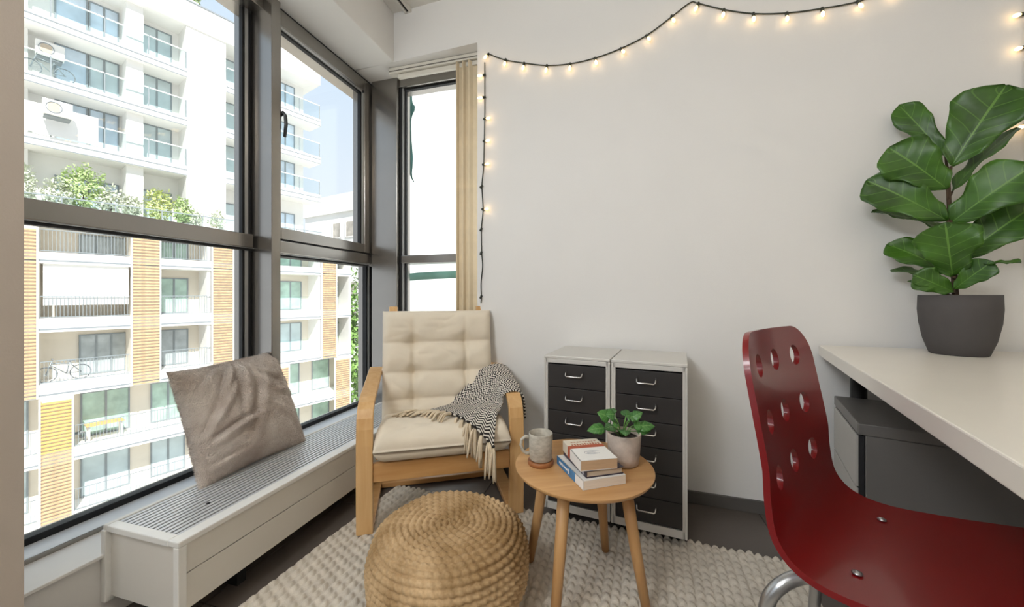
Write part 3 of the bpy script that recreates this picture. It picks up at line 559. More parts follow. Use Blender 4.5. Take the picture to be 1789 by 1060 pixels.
def leaf(name, base, tip, width, hint, m, parent, shape=FID, arch=.06, fold=.18, wave=.03, seed=0, nu=24, nv=13):
    r_ = np.random.default_rng(seed); B = np.array(base, float); D = np.array(tip, float)-B; Ln = np.linalg.norm(D); d = D/Ln
    n = np.array(hint, float); n -= d*n.dot(d); n /= np.linalg.norm(n); s = np.cross(d, n)
    t = np.linspace(0, 1, nu); u = np.linspace(-1, 1, nv); T, U = np.meshgrid(t, u, indexing='ij'); W = np.interp(T, *shape)*width/2
    W = W*(1+.05*np.sin(T*19+seed)*np.sign(U)*(np.abs(U) > .9))
    H = arch*Ln*np.sin(math.pi*T*.9)*1.0 + fold*np.abs(U)**1.2*W + wave*width*np.sin(T*14+U*2.0+seed)*np.abs(U)**2
    lat = .02*width*np.abs(np.sin((T-.22*np.abs(U))*math.pi*7))*np.minimum(1, np.abs(U)*3)
    P = B+d*(T*Ln)[..., None]+s*(U*W)[..., None]+n*(H+lat)[..., None]
    mb = MB().grid(P); o = mb.build(name, m, parent, smooth=True)
    uvl = o.data.uv_layers.new(name='leaf'); fu, fv = U.ravel(), T.ravel()
    for lp in o.data.loops: uvl.data[lp.index].uv = (float(fu[lp.vertex_index]), float(fv[lp.vertex_index]))
    md = o.modifiers.new('thickness', 'SOLIDIFY'); md.thickness = .0012
    return o
# small potted plant on the side table
M_conc = mat('concrete_pot', '#c4b5a8', .8, var=.16, scale=28, bump=.25, bscale=90); M_soil = mat('soil', '#2b221c', .95, var=.3, scale=60, bump=.6, bscale=90)
pc = Vector((.006, 1.292, TZ)); pp_ = tag(empty('potted_plant', tuple(pc)), 'small leafy green plant in a speckled concrete pot on the side table', 'plant')
MB().lathe([(0, 0), (.040, 0), (.045, .004), (.049, .03), (.0535, .098), (.0525, .101), (.0495, .100), (.047, .085), (0, .083)], 48).build('pot', M_conc, pp_, smooth=True)
MB().lathe([(0, .086), (.03, .0875), (.0475, .085)], 32).build('soil', M_soil, pp_, smooth=True)
M_poth = leaf_mat('pothos_leaf', '#2b5c27', '#4f8b3c', '#86ac68', .3, 5)
pth = [((-.016, 1.379, .451), (-.074, 1.362, .55), .046), ((-.009, 1.381, .455), (-.047, 1.37, .534), .044), ((-.005, 1.382, .459), (.062, 1.401, .55), .036), ((.006, 1.385, .455), (.098, 1.412, .492), .040), ((-.024, 1.377, .451), (-.104, 1.354, .484), .040), ((.01, 1.387, .451), (.087, 1.408, .477), .03), ((.006, 1.385, .459), (.069, 1.404, .502), .036), ((-.003, 1.383, .459), (.026, 1.391, .53), .042), ((-.013, 1.38, .455), (-.028, 1.376, .508), .038), ((-.001, 1.383, .451), (.045, 1.396, .526), .036), ((0, 1.40, .455), (.02, 1.47, .53), .04), ((-.01, 1.40, .455), (-.05, 1.46, .52), .04), ((0, 1.37, .455), (.01, 1.30, .50), .036), ((-.01, 1.37, .455), (-.05, 1.31, .505), .036)]
for i, (a, c, w_) in enumerate(pth):
    a, c = [Vector((p[0]*.935, p[1]*.935, .945+(p[2]-.945)*.935))-pc for p in (a, c)]
    a = Vector((a.x*.45, a.y*.45, .088)); k = a.lerp(c, .52); k.z = max(k.z, c.z-.004) if i % 2 else k.z+.012
    MB().tube([tuple(a), tuple(a.lerp(k, .5)+Vector((0, 0, .008))), tuple(k)], [.0022, .0018, .0015], 6).build('stalk', mat('stalk_green', '#5d8a40', .5), pp_, smooth=True)
    leaf('leaf', k, c+Vector((c.x*.12, c.y*.12, -.004 if i % 2 else -.012)), w_, (-.1+.02*i, -.75, .75), M_poth, pp_, HEART, .10, -.10, .03, i, 12, 7)

# ------------------------------------------------------------------ drawer cabinets
M_cab = mat('cabinet_grey', '#cfccc6', .42, var=.015, metal=.1); M_drw = mat('drawer_charcoal', '#2b2827', .5, var=.06); M_chr = mat('handle_chrome', '#c9c7c4', .22, metal=.9)
def cabinet(loc, label):
    W, D, H0, H1 = .275, .322, .045, .69
    c = tag(empty('drawer_cabinet', loc, R(-8)), label, 'cabinet', 'metal drawer cabinets by the back wall')
    sh = MB().box(0, .008, 0, D, H0, H1-.012).box(W-.008, W, 0, D, H0, H1-.012).box(.008, W-.008, D-.006, D, H0, H1-.012).box(.008, W-.008, .0, D-.006, H0, H0+.03).box(.008, W-.008, .0, .01, H1-.03, H1-.012).box(.008, .017, 0, .012, H0, H1-.012).box(W-.017, W-.008, 0, .012, H0, H1-.012)
    sh.build('body', M_cab, c, bevel=.0015); MB().box(0, W, -.001, D, H1-.0115, H1).build('top', M_cab, c, bevel=.002)
    MB().box(.009, W-.009, .02, .03, H0+.03, H1-.03).build('interior', M_dark, c)
    z0, z1 = H0+.034, H1-.034; h = (z1-z0)/6
    for k in range(6):
        d = MB().box(.0185, W-.0185, -.002, .018, z0+k*h+.0015, z0+(k+1)*h-.0015).build('drawer', M_drw, c, bevel=.001)
        zc = z0+(k+.62)*h
        MB().tube([(.098, -.002, zc+.010), (.098, -.014, zc+.002), (.100, -.022, zc-.006), (.104, -.024, zc-.008), (.160, -.024, zc-.008), (.164, -.022, zc-.006), (.166, -.014, zc+.002), (.166, -.002, zc+.010)], .0032, 8).build('handle', M_chr, d, smooth=True)
    for x in (.04, W-.04):
        for y in (.07, D-.05): MB().tube([(x-.01, y, .022), (x+.01, y, .022)], .021, 14).box(x-.004, x+.004, y-.012, y+.012, .03, .048).build('caster', M_dark, c)
    return c
cabinet((-.318, 1.604, 0), 'grey metal cabinet with six black drawers, the one nearer the armchair')
cabinet((-.318+.2795*math.cos(R(8)), 1.604-.2795*math.sin(R(8)), 0), 'grey metal cabinet with six black drawers, the one nearer the red chair')

# ------------------------------------------------------------------ desk
M_desk = mat('desk_white', '#e4ded4', .35, var=.012, coat=.1); M_blk = mat('leg_black', '#1f1e1e', .35, metal=.4)
dk = tag(empty('desk', (1.3, 1.1, 0)), 'white desk with black round legs by the back wall', 'desk')
poly = [(.767, 1.838), (.775, 1.846), (2.25, 1.775), (2.2, .22), (.40, .335), (.394, .345)]
MB().prism([(x-1.3, y-1.1) for x, y in poly], 'z', .70, .741).build('desk_top', M_desk, dk, bevel=.003)
for x, y in ((.865, 1.765), (2.12, 1.70), (.75, .42), (2.08, .34)):
    lg = MB().tube([(x-1.3, y-1.1, 0), (x-1.3, y-1.1, .70)], .025, 20).build('leg', M_blk, dk, smooth=True)
    MB().lathe([(0, .688), (.05, .688), (.05, .70), (0, .70)], 20, (x-1.3, y-1.1)).build('leg_plate', M_blk, lg)
# grey drawer unit under the desk
M_gun = mat('unit_grey', '#6f6c69', .4, metal=.2, var=.02); M_gul = mat('unit_face_lit', '#b9b6b0', .38, metal=.2, var=.02)  # drawer fronts a lighter grey, window light put into their colour
du = tag(empty('drawer_unit', (.681, 1.395, 0), R(-15.6)), 'grey metal drawer unit under the white desk', 'cabinet')
MB().box(.018, .50, 0, .365, .035, .525).build('body', M_gun, du, bevel=.002); MB().box(0, .505, -.004, .37, .526, .56).build('top', M_gun, du, bevel=.003)
MB().box(.004, .016, .004, .36, .04, .522).build('shadow_gap', M_dark, du)
for k, (z0, z1) in enumerate(((.045, .20), (.205, .36), (.365, .52))):
    d = MB().box(-.002, .012, .012, .358, z0, z1).build('drawer', M_gul, du, bevel=.0015)
for x in (.05, .45):
    for y in (.05, .31): MB().tube([(x-.01, y, .02), (x+.01, y, .02)], .02, 12).build('caster', M_dark, du)

# ------------------------------------------------------------------ red plywood chair
M_red = mat('red_lacquer', '#750609', .32, var=.04, scale=5, coat=.35); M_steel = mat('chair_steel', '#b4b5b6', .28, metal=.85, var=.03)
rc = tag(empty('chair', (.523, .859, 0), R(-35)), 'red moulded plywood chair with nine round holes in its back', 'chair')
cl_ = catmull(np.array([(.255, .470), (.235, .500), (.15, .502), (.02, .474), (-.075, .459), (-.135, .468), (-.178, .505), (-.200, .57), (-.215, .66), (-.233, .76), (-.252, .868)]), 160)
dl = np.r_[0, np.cumsum(np.linalg.norm(np.diff(cl_, axis=0), axis=1))]; ss = np.r_[np.linspace(0, .07, 14)[:-1], np.linspace(.07, .90, 52)[:-1], .90+.10*np.sin(np.linspace(0, math.pi/2, 20))]*dl[-1]; cx_ = np.interp(ss, dl, cl_[:, 0]); cz_ = np.interp(ss, dl, cl_[:, 1]); sf_ = ss/dl[-1]
hw = np.interp(sf_, [0, .1, .45, .62, .8, .9, 1], [.205, .212, .212, .208, .205, .203, .20])
tail = np.clip((sf_-.90)/.10, 0, 1); hw = hw*(.60+.40*np.sqrt(np.clip(1-tail**2, 0, 1))); fr = np.clip((.06-sf_)/.06, 0, 1); hw = hw*(.72+.28*np.sqrt(1-fr**2))
uu = np.linspace(-1, 1, 25); NR_ = len(ss); P = np.zeros((NR_, 25, 3)); back = np.clip((sf_-.5)/.2, 0, 1)
for i in range(NR_):
    P[i, :, 0] = cx_[i]+back[i]*.022*(uu*hw[i]/.205)**2; P[i, :, 1] = uu*hw[i]; P[i, :, 2] = cz_[i]+(1-back[i])*(.006*uu**2-.004)
shell = MB().grid(P).build('shell_tmp', M_red); md = shell.modifiers.new('t', 'SOLIDIFY'); md.thickness = .011; md.offset = 0
cut = MB()
for zz in (.80, .69, .585):
    for yy in (-.115, 0, .115):
        n_ = 24; b0 = len(cut.v)
        for xx in (-.40, -.08): cut.v += [(xx, yy+.0235*math.cos(2*math.pi*k/n_), zz+.0235*math.sin(2*math.pi*k/n_)) for k in range(n_)]
        cut.f += [(b0+k, b0+(k+1) % n_, b0+n_+(k+1) % n_, b0+n_+k) for k in range(n_)]+[tuple(b0+k for k in reversed(range(n_))), tuple(b0+n_+k for k in range(n_))]
cuto = cut.build('cut_tmp', M_red); md = shell.modifiers.new('holes', 'BOOLEAN'); md.object = cuto; md.operation = 'DIFFERENCE'; md.solver = 'EXACT'
dg = bpy.context.evaluated_depsgraph_get(); sm_ = bpy.data.meshes.new_from_object(shell.evaluated_get(dg)); bpy.data.objects.remove(shell); bpy.data.objects.remove(cuto)
sho = obj('shell', sm_, M_red, rc)
for p in sm_.polygons: p.use_smooth = True
sho.modifiers.new('e', 'EDGE_SPLIT').split_angle = R(38)
md = sho.modifiers.new('wn', 'WEIGHTED_NORMAL')
for x, y in ((-.075, -.125), (-.075, .125), (.135, -.125), (.135, .125)):
    z = np.interp(x, cl_[::-1][40:, 0][::1], cl_[::-1][40:, 1]) if False else (.466 if x < 0 else .507)
    MB().lathe([(0, .0), (.008, 0), (.0075, .002), (.004, .004), (0, .0045)], 12).build('screw', M_steel, rc, smooth=True, loc=(x, y, z-.001))
for sy in (-1, 1):
    y0 = sy*.150; y1 = sy*.195
    pts = catmull(np.array([(-.215, y1, .0), (-.205, y1, .20), (-.195, y1*.98, .34), (-.178, y1*.95, .405), (-.135, y0, .437), (-.06, y0, .443), (.06, y0, .456), (.14, y0, .470), (.185, y0, .455), (.205, y1*.95, .37), (.215, y1, .2), (.225, y1, 0)]), 60)
    MB().tube([tuple(p) for p in pts], .0125, 14).build('leg_frame', M_steel, rc, smooth=True)
    for x in (-.215, .225): MB().lathe([(0, 0), (.017, 0), (.016, .02), (.0125, .022)], 14, (x, y1)).build('foot_cap', M_blk, rc, smooth=True)
for x, z in ((-.075, .448), (.135, .488)): MB().box(x-.012, x+.012, -.16, .16, z, z+.005).build('cross_plate', M_steel, rc)
MB().tube([(-.06, -.15, .443), (-.06, .15, .443)], .009, 12).build('cross_bar', M_steel, rc, smooth=True)

# ------------------------------------------------------------------ fiddle leaf fig on the desk
M_pot = mat('pot_charcoal', '#4b4746', .75, var=.04, scale=10); M_fig = leaf_mat('fig_leaf', '#26490d', '#426e1a', '#5a8330', .42, 6); M_bark = mat('bark', '#4a3a2a', .9, var=.2, scale=40)
fo = Vector((1.110, 1.688, .741)); fg = tag(empty('fig_plant', tuple(fo)), 'fiddle leaf fig in a matte charcoal pot on the desk', 'plant')
MB().lathe([(0, 0), (.066, 0), (.070, .003), (.085, .05), (.0955, .11), (.0985, .155), (.097, .204), (.0945, .204), (.095, .155), (.092, .18), (0, .178)], 56).build('pot', M_pot, fg, smooth=True)
MB().lathe([(0, .185), (.05, .187), (.093, .182)], 32).build('soil', M_soil, fg, smooth=True)
stem = [(1.105, 1.69, .92), (1.101, 1.693, 1.034), (1.095, 1.697, 1.133), (1.094, 1.698, 1.193), (1.091, 1.70, 1.313), (1.09, 1.701, 1.39)]
MB().tube([tuple(Vector(p)-fo) for p in stem], [.009, .008, .0075, .007, .006, .004], 10).build('trunk', M_bark, fg, smooth=True)
FL = [((1.097, 1.696, 1.391), (1.212, 1.656, 1.63), 0.196), ((1.112, 1.746, 1.442), (1.028, 1.835, 1.674), 0.095), ((1.083, 1.693, 1.312), (0.937, 1.729, 1.483), 0.165), ((1.083, 1.693, 1.203), (0.891, 1.771, 1.378), 0.155), ((1.115, 1.72, 1.307), (1.258, 1.674, 1.493), 0.12), ((1.094, 1.698, 1.193), (1.222, 1.578, 1.345), 0.165), ((1.124, 1.714, 1.065), (1.283, 1.658, 1.232), 0.15), ((1.088, 1.678, 1.01), (1.036, 1.628, 1.188), 0.16), ((1.105, 1.727, 1.169), (0.944, 1.845, 1.268), 0.125), ((1.102, 1.705, 1.019), (0.976, 1.811, 1.136), 0.11), ((1.101, 1.717, 0.991), (0.995, 1.825, 1.038), 0.083), ((1.09, 1.677, 0.955), (0.988, 1.695, 1.016), 0.091), ((1.067, 1.692, 0.951), (0.982, 1.711, 0.99), 0.059), ((1.092, 1.675, 0.965), (1.144, 1.605, 1.053), 0.079), ((1.129, 1.627, 1.042), (1.176, 1.56, 1.042), 0.062)]
HV = np.array((-.55, -.84, .12)); HU = np.array((0, 0, 1.))
TL = [0, 0, .1, .15, .86, .15, .2, 0, .84, .4, .86, .15, .8, .2, .88]
TB = [(1.091, 1.70, 1.33), (1.09, 1.70, 1.36), (1.091, 1.699, 1.27), (1.094, 1.698, 1.18), (1.091, 1.70, 1.28), (1.094, 1.698, 1.17), (1.093, 1.687, 1.06), (1.098, 1.688, 1.0), (1.086, 1.685, 1.16), (1.094, 1.687, 1.01), (1.098, 1.688, .985), (1.10, 1.689, .95), (1.10, 1.689, .94), (1.10, 1.689, .95), (1.10, 1.689, .97)]
for i, ((a, c, w_), tl, tb) in enumerate(zip(FL, TL, TB)):
    a = Vector(a)-fo; c = Vector(c)-fo; tb = Vector(tb)-fo
    MB().tube([tuple(tb), tuple(tb.lerp(a, .5)), tuple(a)], [.0045, .004, .003], 8).build('leaf_stalk', M_bark, fg, smooth=True)
    leaf('leaf', a, c, w_, HV*(1-min(tl, 1)*.9)+HU*min(tl, 1.0)*1.0, M_fig, fg, FID, .06, .14, .05, i+3)

# ------------------------------------------------------------------ string lights on the back wall
M_cord = mat('light_cord', '#2f342c', .6); M_bulb = emit('bulb_glow', (1, .66, .30), 4.5)
def string(name, label, cords, bulbs):
    r = tag(empty(name, WB, WR), label, 'string lights')
    for c in cords: MB().tube([tuple(p) for p in catmull(np.array([(x, -.006, z) for x, z in c]), len(c)*6)], .0028, 6).build('cord', M_cord, r, smooth=True)
    for i, (sx, sz, bx_, bz_, lit) in enumerate(bulbs):
        a = Vector((sx, -.008, sz)); c = Vector((bx_, -.017, bz_)); d = (c-a).normalized(); so = MB().tube([tuple(a-d*.006), tuple(a+d*.012)], .0062, 10).build('socket', M_cord, r, smooth=True)
        if not lit: continue
        MB().tube([tuple(a+d*k) for k in (.012, .016, .023, .031, .037, .040)], [.0035, .0055, .007, .0065, .004, .001], 12).build('bulb', M_bulb, so, smooth=True)
        ld = bpy.data.lights.new('bulb_light', 'POINT'); ld.energy = .016; ld.color = (1, .68, .34); ld.shadow_soft_size = .008
        lo = bpy.data.objects.new('bulb_light', ld); COL.objects.link(lo); lo.parent = so; lo.location = a+d*.030+Vector((0, -.022, 0))
c1 = [(-.692, 2.245), (-.603, 2.196), (-.492, 2.156), (-.37, 2.12), (-.25, 2.105), (-.126, 2.109), (-.003, 2.131), (.113, 2.168), (.217, 2.227), (.299, 2.275), (.332, 2.264), (.435, 2.211), (.549, 2.166), (.672, 2.139), (.796, 2.128), (.915, 2.127), (1.024, 2.151), (1.178, 2.15), (1.322, 2.10), (1.403, 2.03), (1.409, 1.9), (1.405, 1.7), (1.409, 1.4), (1.412, .98)]
bl1 = [(-.702, 2.228), (-.597, 2.164), (-.495, 2.121), (-.373, 2.086), (-.25, 2.074), (-.12, 2.074), (.005, 2.11), (.121, 2.145), (.23, 2.203), (.318, 2.229), (.431, 2.179), (.549, 2.126), (.672, 2.098), (.796, 2.09), (.921, 2.102), (1.029, 2.114)]
s1 = [(-.694, 2.242), (-.595, 2.192), (-.492, 2.152), (-.37, 2.116), (-.25, 2.101), (-.126, 2.105), (-.003, 2.127), (.113, 2.164), (.222, 2.229), (.332, 2.260), (.435, 2.207), (.549, 2.162), (.672, 2.135), (.796, 2.124), (.915, 2.125), (1.024, 2.147)]
string('string_lights', 'dark string lights with warm bulbs swagged across the back wall', [c1], [(a, b_, c, d, True) for (a, b_), (c, d) in zip(s1, bl1)]+[(1.400, 1.961, 1.37, 1.955, True), (1.403, 1.841, 1.376, 1.833, True), (1.407, 1.559, 1.385, 1.549, True)])
c2 = [(-.715, 2.203), (-.715, 2.135), (-.715, 2.042), (-.715, 1.919), (-.718, 1.777), (-.722, 1.641), (-.732, 1.534), (-.725, 1.409), (-.735, 1.302), (-.733, 1.174), (-.728, 1.1), (-.737, 1.007), (-.735, .936), (-.737, .90)]
b2_ = [(-.715, 2.135, -.755, 2.13, True), (-.715, 2.015, -.755, 2.01, True), (-.715, 1.897, -.688, 1.893, True), (-.718, 1.777, -.688, 1.773, True), (-.722, 1.651, -.695, 1.648, True), (-.732, 1.534, -.742, 1.52, False), (-.725, 1.409, -.695, 1.407, True), (-.735, 1.302, -.737, 1.29, False), (-.735, 1.174, -.737, 1.16, False), (-.735, .936, -.737, .925, False)]
string('hanging_string_lights', 'dark string lights hanging straight down beside the cream blind', [c2], b2_)
# ------------------------------------------------------------------ outside: street, apartment building, neighbours
M_white = mat('render_white', '#f1efea', .9, var=.02, scale=1.5); M_cream = mat('render_cream', '#e6ddcd', .9, var=.03, scale=1.5); M_bandg = mat('slab_groove', '#8c9295', .7)
M_slatw = mat('cedar_slat', '#cdab84', .7, var=.25, scale=6); M_slaty = mat('cedar_slat_yellow', '#d9b56e', .7, var=.25, scale=4); M_scrb = mat('screen_backing', '#efe6d6', .9)
M_wgl = mat('balcony_window_glass', '#c3d2d4', .12, var=.15, scale=1.2, spec=.8); M_wgr = mat('balcony_window_green', '#b0ccbd', .12, var=.25, scale=1.5, spec=.8); M_wdk = mat('balcony_window_dark', '#b2babb', .15, var=.2, scale=2, spec=.7); M_wbl = mat('balcony_window_blue', '#cbdcea', .1, var=.15, scale=1.5, spec=.9)
M_rail_o = mat('railing_grey', '#8f979a', .6); M_bgl = glass('balcony_glass', (.94, .975, .975), .02, .8)
struct(bx('ground', -90, 40, -40, 120, -14.2, -14, mat('street_paving', '#c9c4bb', .9, var=.08, scale=.5)), 'pale paved street far below the window', 'ground')
bd = tag(empty('apartment_building', (-24.1, 11.7, -14), R(71)), 'white apartment building with balconies and cedar screens across the street', 'building')
ZO = 14.0
def ob(name, s0, s1, d0, d1, z0, z1, m, par=None, bevel=0.): return MB().box(s0, s1, d0, d1, z0+ZO, z1+ZO).build(name, m, par or bd, bevel=bevel)
ob('lower_block', -9, 13.5, 1.5, 9, -14, 4.05, M_cream)
ob('end_wall', 13.40, 13.58, .05, 1.6, -14, 4.05, M_white)
for zt_, zb_ in ((4.40, 3.98), (2.85, 2.34), (-.10, -.72), (-3.0, -3.62), (-6.05, -6.65), (-9.0, -9.6), (-12, -12.6)):
    sl = ob('floor_slab', -9, 13.55, 0, 1.6, zb_, zt_, M_white); ob('slab_groove', -9, 13.56, -.012, 0, zb_+.10, zb_+.17, M_bandg, sl)
def screen(s0, s1, z0, z1, each, yellow=None):
    sc = ob('cedar_screen', s0, s0+.06, -.09, .0, z0, z1, M_white); ob('screen_post', s1-.06, s1, -.09, 0, z0, z1, M_white, sc); ob('screen_backing', s0+.06, s1-.06, .02, .04, z0, z1, M_scrb, sc)
    n = int((z1-z0)/.155); big = MB(); me = MB().box(s0+.05, s1-.05, -.07, -.015, -.040, .040).mesh('slat'); me2 = me.copy()
    for k in range(n):
        z = z0+.08+k*.155+ZO
        if each:
            yl = yellow and yellow[0] < z-ZO < yellow[1]
            o = obj('slat', me2 if yl else me, M_slaty if yl else M_slatw, sc); o.location = (0, 0, z)
        else: big.box(s0+.05, s1-.05, -.07, -.015, z-.035, z+.035)
    if not each: tag(big.build('slats', M_slatw, sc), kind='stuff')
screen(-2.5, -1.36, -3.6, 3.98, True); screen(1.55, 2.69, -3.6, 3.98, True); screen(4.86, 5.95, -3.6, 3.98, False); screen(11.25, 12.40, -3.6, 3.98, False)
screen(-1.36, -.34, -12, -3.64, True, (-6.1, -3.6)); screen(8.30, 9.10, -12, -3.64, False); screen(12.22, 13.48, -12, -3.64, False)
def owin(s0, s1, z0, z1, d, m, panes=2):
    f = MB().box(s0-.06, s0, d-.07, d, z0+ZO, z1+ZO).box(s1, s1+.06, d-.07, d, z0+ZO, z1+ZO).box(s0, s1, d-.07, d, z1+ZO-.06, z1+ZO).box(s0, s1, d-.07, d, z0+ZO, z0+ZO+.06)
    w = (s1-s0)/panes
    for k in range(1, panes): f.box(s0+k*w-.04, s0+k*w+.04, d-.06, d, z0+ZO, z1+ZO)
    f = f.build('window', M_rail_o, bd)
    for k in range(panes): ob('pane', s0+k*w, s0+(k+1)*w, d-.03, d-.01, z0, z1, m, f)
for zf in (2.85, -.10, -3.0):
    z1 = zf+2.0 if zf < 2 else 3.9
    if zf != -.10: owin(.05, 1.62, zf+.02, z1, 1.5, M_wdk, 3)
    owin(3.0, 4.15, zf+.02, z1, 1.5, M_wgr if zf > -2 else M_wdk, 2); owin(6.6, 8.0, zf+.02, z1, 1.5, M_wgl, 2); owin(9.15, 10.55, zf+.02, z1, 1.5, M_wgr if zf > -2 else M_wgl, 2); owin(12.9, 13.3, zf+.02, z1, 1.5, M_wgr, 1)
for zf in (-6.05, -9.0):
    owin(.10, 1.72, zf+.02, zf+2.2, 1.5, M_wgr if zf > -7 else M_wgl, 2); owin(2.65, 4.0, zf+.02, zf+2.2, 1.5, M_wgr if zf > -7 else M_wgl, 2); owin(5.5, 7.2, zf+.02, zf+2.2, 1.5, M_wgl, 2)
    owin(9.5, 10.4, zf+.02, zf+2.2, 1.5, M_wgr, 1); owin(11.4, 12.6, zf+.02, zf+2.2, 1.5, M_wgr, 1); owin(-2.6, -1.6, zf+.02, zf+2.2, 1.5, M_wgl, 1)
def railing(s0, s1, zf, h=1.0):
    m = MB(); n = int((s1-s0)/.115)
    for k in range(n+1): m.box(s0+k*.115-.008, s0+k*.115+.008, .03, .046, zf+.05+ZO, zf+h+ZO)
    m.box(s0, s1, .02, .056, zf+h-.03+ZO, zf+h+ZO).box(s0, s1, .02, .056, zf+.04+ZO, zf+.07+ZO); m.build('railing', M_rail_o, bd)
for zf in (2.85, -.10, -3.0): railing(-1.31, 1.52, zf); railing(2.72, 4.84, zf)
for zf in (-6.05, -9.0): railing(-.30, 8.26, zf); railing(-2.6, -1.40, zf)
for zf in (2.85, -.10, -3.0): ob('glass_railing', 6.0, 11.2, .03, .045, zf, zf+.95, M_bgl)
ob('roller_shade', -1.22, 1.50, .12, .15, .48, 2.34, M_white)
ob('bay_side_wall', 4.70, 4.86, .1, 1.5, -3.6, 3.98, M_white); ob('bay_side_wall', 11.1, 11.25, .1, 1.5, -3.6, 3.98, M_white); ob('bay_side_wall', 1.62, 1.72, .1, 1.5, -3.6, 3.98, M_cream); ob('bay_side_wall', -1.40, -1.3, .1, 1.5, -3.6, 3.98, M_cream)
# upper storeys, set back behind the roof terrace
ob('upper_block', -9, 11.45, 2.9, 9.5, 4.05, 17.6, M_white); ob('blank_wall', 4.13, 6.05, 1.49, 3.0, 4.40, 17.9, M_white); ob('roof_parapet', -9, 11.95, 1.40, 9.5, 16.5, 17.9, M_white); ob('blank_wall', 7.7, 9.0, 1.49, 3.0, 4.40, 16.6, M_white)
ob('wall_panel', 1.70, 2.36, 1.75, 2.95, 4.4, 16.6, M_white); ob('wall_panel', -2.4, -1.5, 2.4, 2.95, 4.4, 16.6, M_white); ob('parapet_cap', -9, 12.0, 1.36, 1.50, 17.9, 17.97, M_bandg)
for zb_, zt_ in ((13.45, 13.95), (10.65, 11.15), (7.80, 8.35)):
    for s0, s1 in ((-9, 4.14), (6.04, 7.72), (8.98, 11.98)):
        sl = ob('balcony_slab', s0, s1, 1.38, 3.0, zb_, zt_, M_white); ob('slab_groove', s0, s1, 1.365, 1.38, zb_+.30, zb_+.36, M_bandg, sl); ob('slab_groove', s0, s1, 1.365, 1.38, zb_-.0, zb_+.05, M_bandg, sl)
for zf in (13.95, 11.15, 8.35, 4.6):
    zt_ = zf+2.3
    for s0, s1, mm, pn in ((.55, 1.55, M_wbl if zf != 11.15 else M_wgl, 2), (2.55, 3.75, M_wgl, 2), (-.6, .40, M_wbl, 1), (6.5, 7.4, M_wgl, 1), (9.55, 10.75, M_wbl, 2)): owin(s0, s1, zf+.05, zt_, 2.9, mm, pn)
    if zf > 5:
        for s0, s1 in ((-2.6, -.9), (-.85, .85), (.90, 2.5), (2.55, 4.1), (6.1, 7.65), (9.05, 10.45), (10.5, 11.9)):
            g_ = ob('glass_railing', s0, s1, 1.43, 1.445, zf+.02, zf+1.0, M_bgl); ob('top_rail', s0, s1, 1.41, 1.465, zf+1.0, zf+1.05, M_white, g_); ob('rail_post', s1-.01, s1+.03, 1.41, 1.465, zf-.12, zf+1.0, M_rail_o, g_)
for k in range(8):
    s0 = -2.4+k*1.72; g_ = ob('glass_railing', s0, s0+1.66, .10, .115, 4.45, 5.35, M_bgl); ob('top_rail', s0, s0+1.72, .08, .135, 5.35, 5.40, M_rail_o, g_); ob('rail_post', s0-.02, s0+.02, .08, .135, 4.3, 5.36, M_rail_o, g_)
ob('terrace_edge', -9, 13.6, -.05, .05, 4.18, 4.30, M_bandg)
def facade_pt(s, d, z): a = R(71); return (-24.1+s*math.cos(a)-d*math.sin(a), 11.7+s*math.sin(a)+d*math.cos(a), z)
# bicycles on two balconies
def bicycle(loc, rz, label, flip=1):
    b_ = tag(empty('bicycle', loc, rz), label, 'bicycle', 'bicycles parked on the balconies opposite'); M_b = mat('bike_paint', '#9aa1a4', .4, metal=.3); M_t = mat('bike_tyre', '#85898c', .8)
    for x in (-.52*flip, .52*flip):
        w = MB().tube([(x+.33*math.cos(t), 0, .35+.33*math.sin(t)) for t in np.linspace(0, 2*math.pi, 33)], .022, 8).build('wheel', M_t, b_, smooth=True)
        sp_ = MB()
        for k in range(9): t = k*math.pi/9; sp_.tube([(x-.32*math.cos(t), 0, .35-.32*math.sin(t)), (x+.32*math.cos(t), 0, .35+.32*math.sin(t))], .004, 5)
        sp_.build('spokes', M_b, w)
    f = flip; fr_ = MB()
    for a, c in (((-.52, .35), (-.18, .80)), ((-.52, .35), (-.08, .33)), ((-.08, .33), (-.20, .88)), ((-.18, .76), (.36, .84)), ((-.08, .33), (.38, .76)), ((.35, .95), (.52, .35))): fr_.tube([(a[0]*f, 0, a[1]), (c[0]*f, 0, c[1])], .020, 8)
    fr_.build('frame', M_b, b_, smooth=True)
    MB().tube([(.35*f, -.26, 1.02), (.33*f, -.1, 1.04), (.35*f, 0, 1.0), (.33*f, .1, 1.04), (.35*f, .26, 1.02)], .015, 8).build('handlebar', M_t, b_, smooth=True)
    MB().box(-.36*f if f > 0 else .10, -.10*f if f > 0 else .36, -.06, .06, .89, .95).build('saddle', M_t, b_, bevel=.02); return b_
bicycle(facade_pt(-.60, .35, -2.995), R(71), 'grey bicycle parked on the lower balcony beside dark windows', -1)
bicycle(facade_pt(-.95, 1.75, 11.155), R(71), 'pale bicycle parked on an upper balcony under the air conditioner', -1)
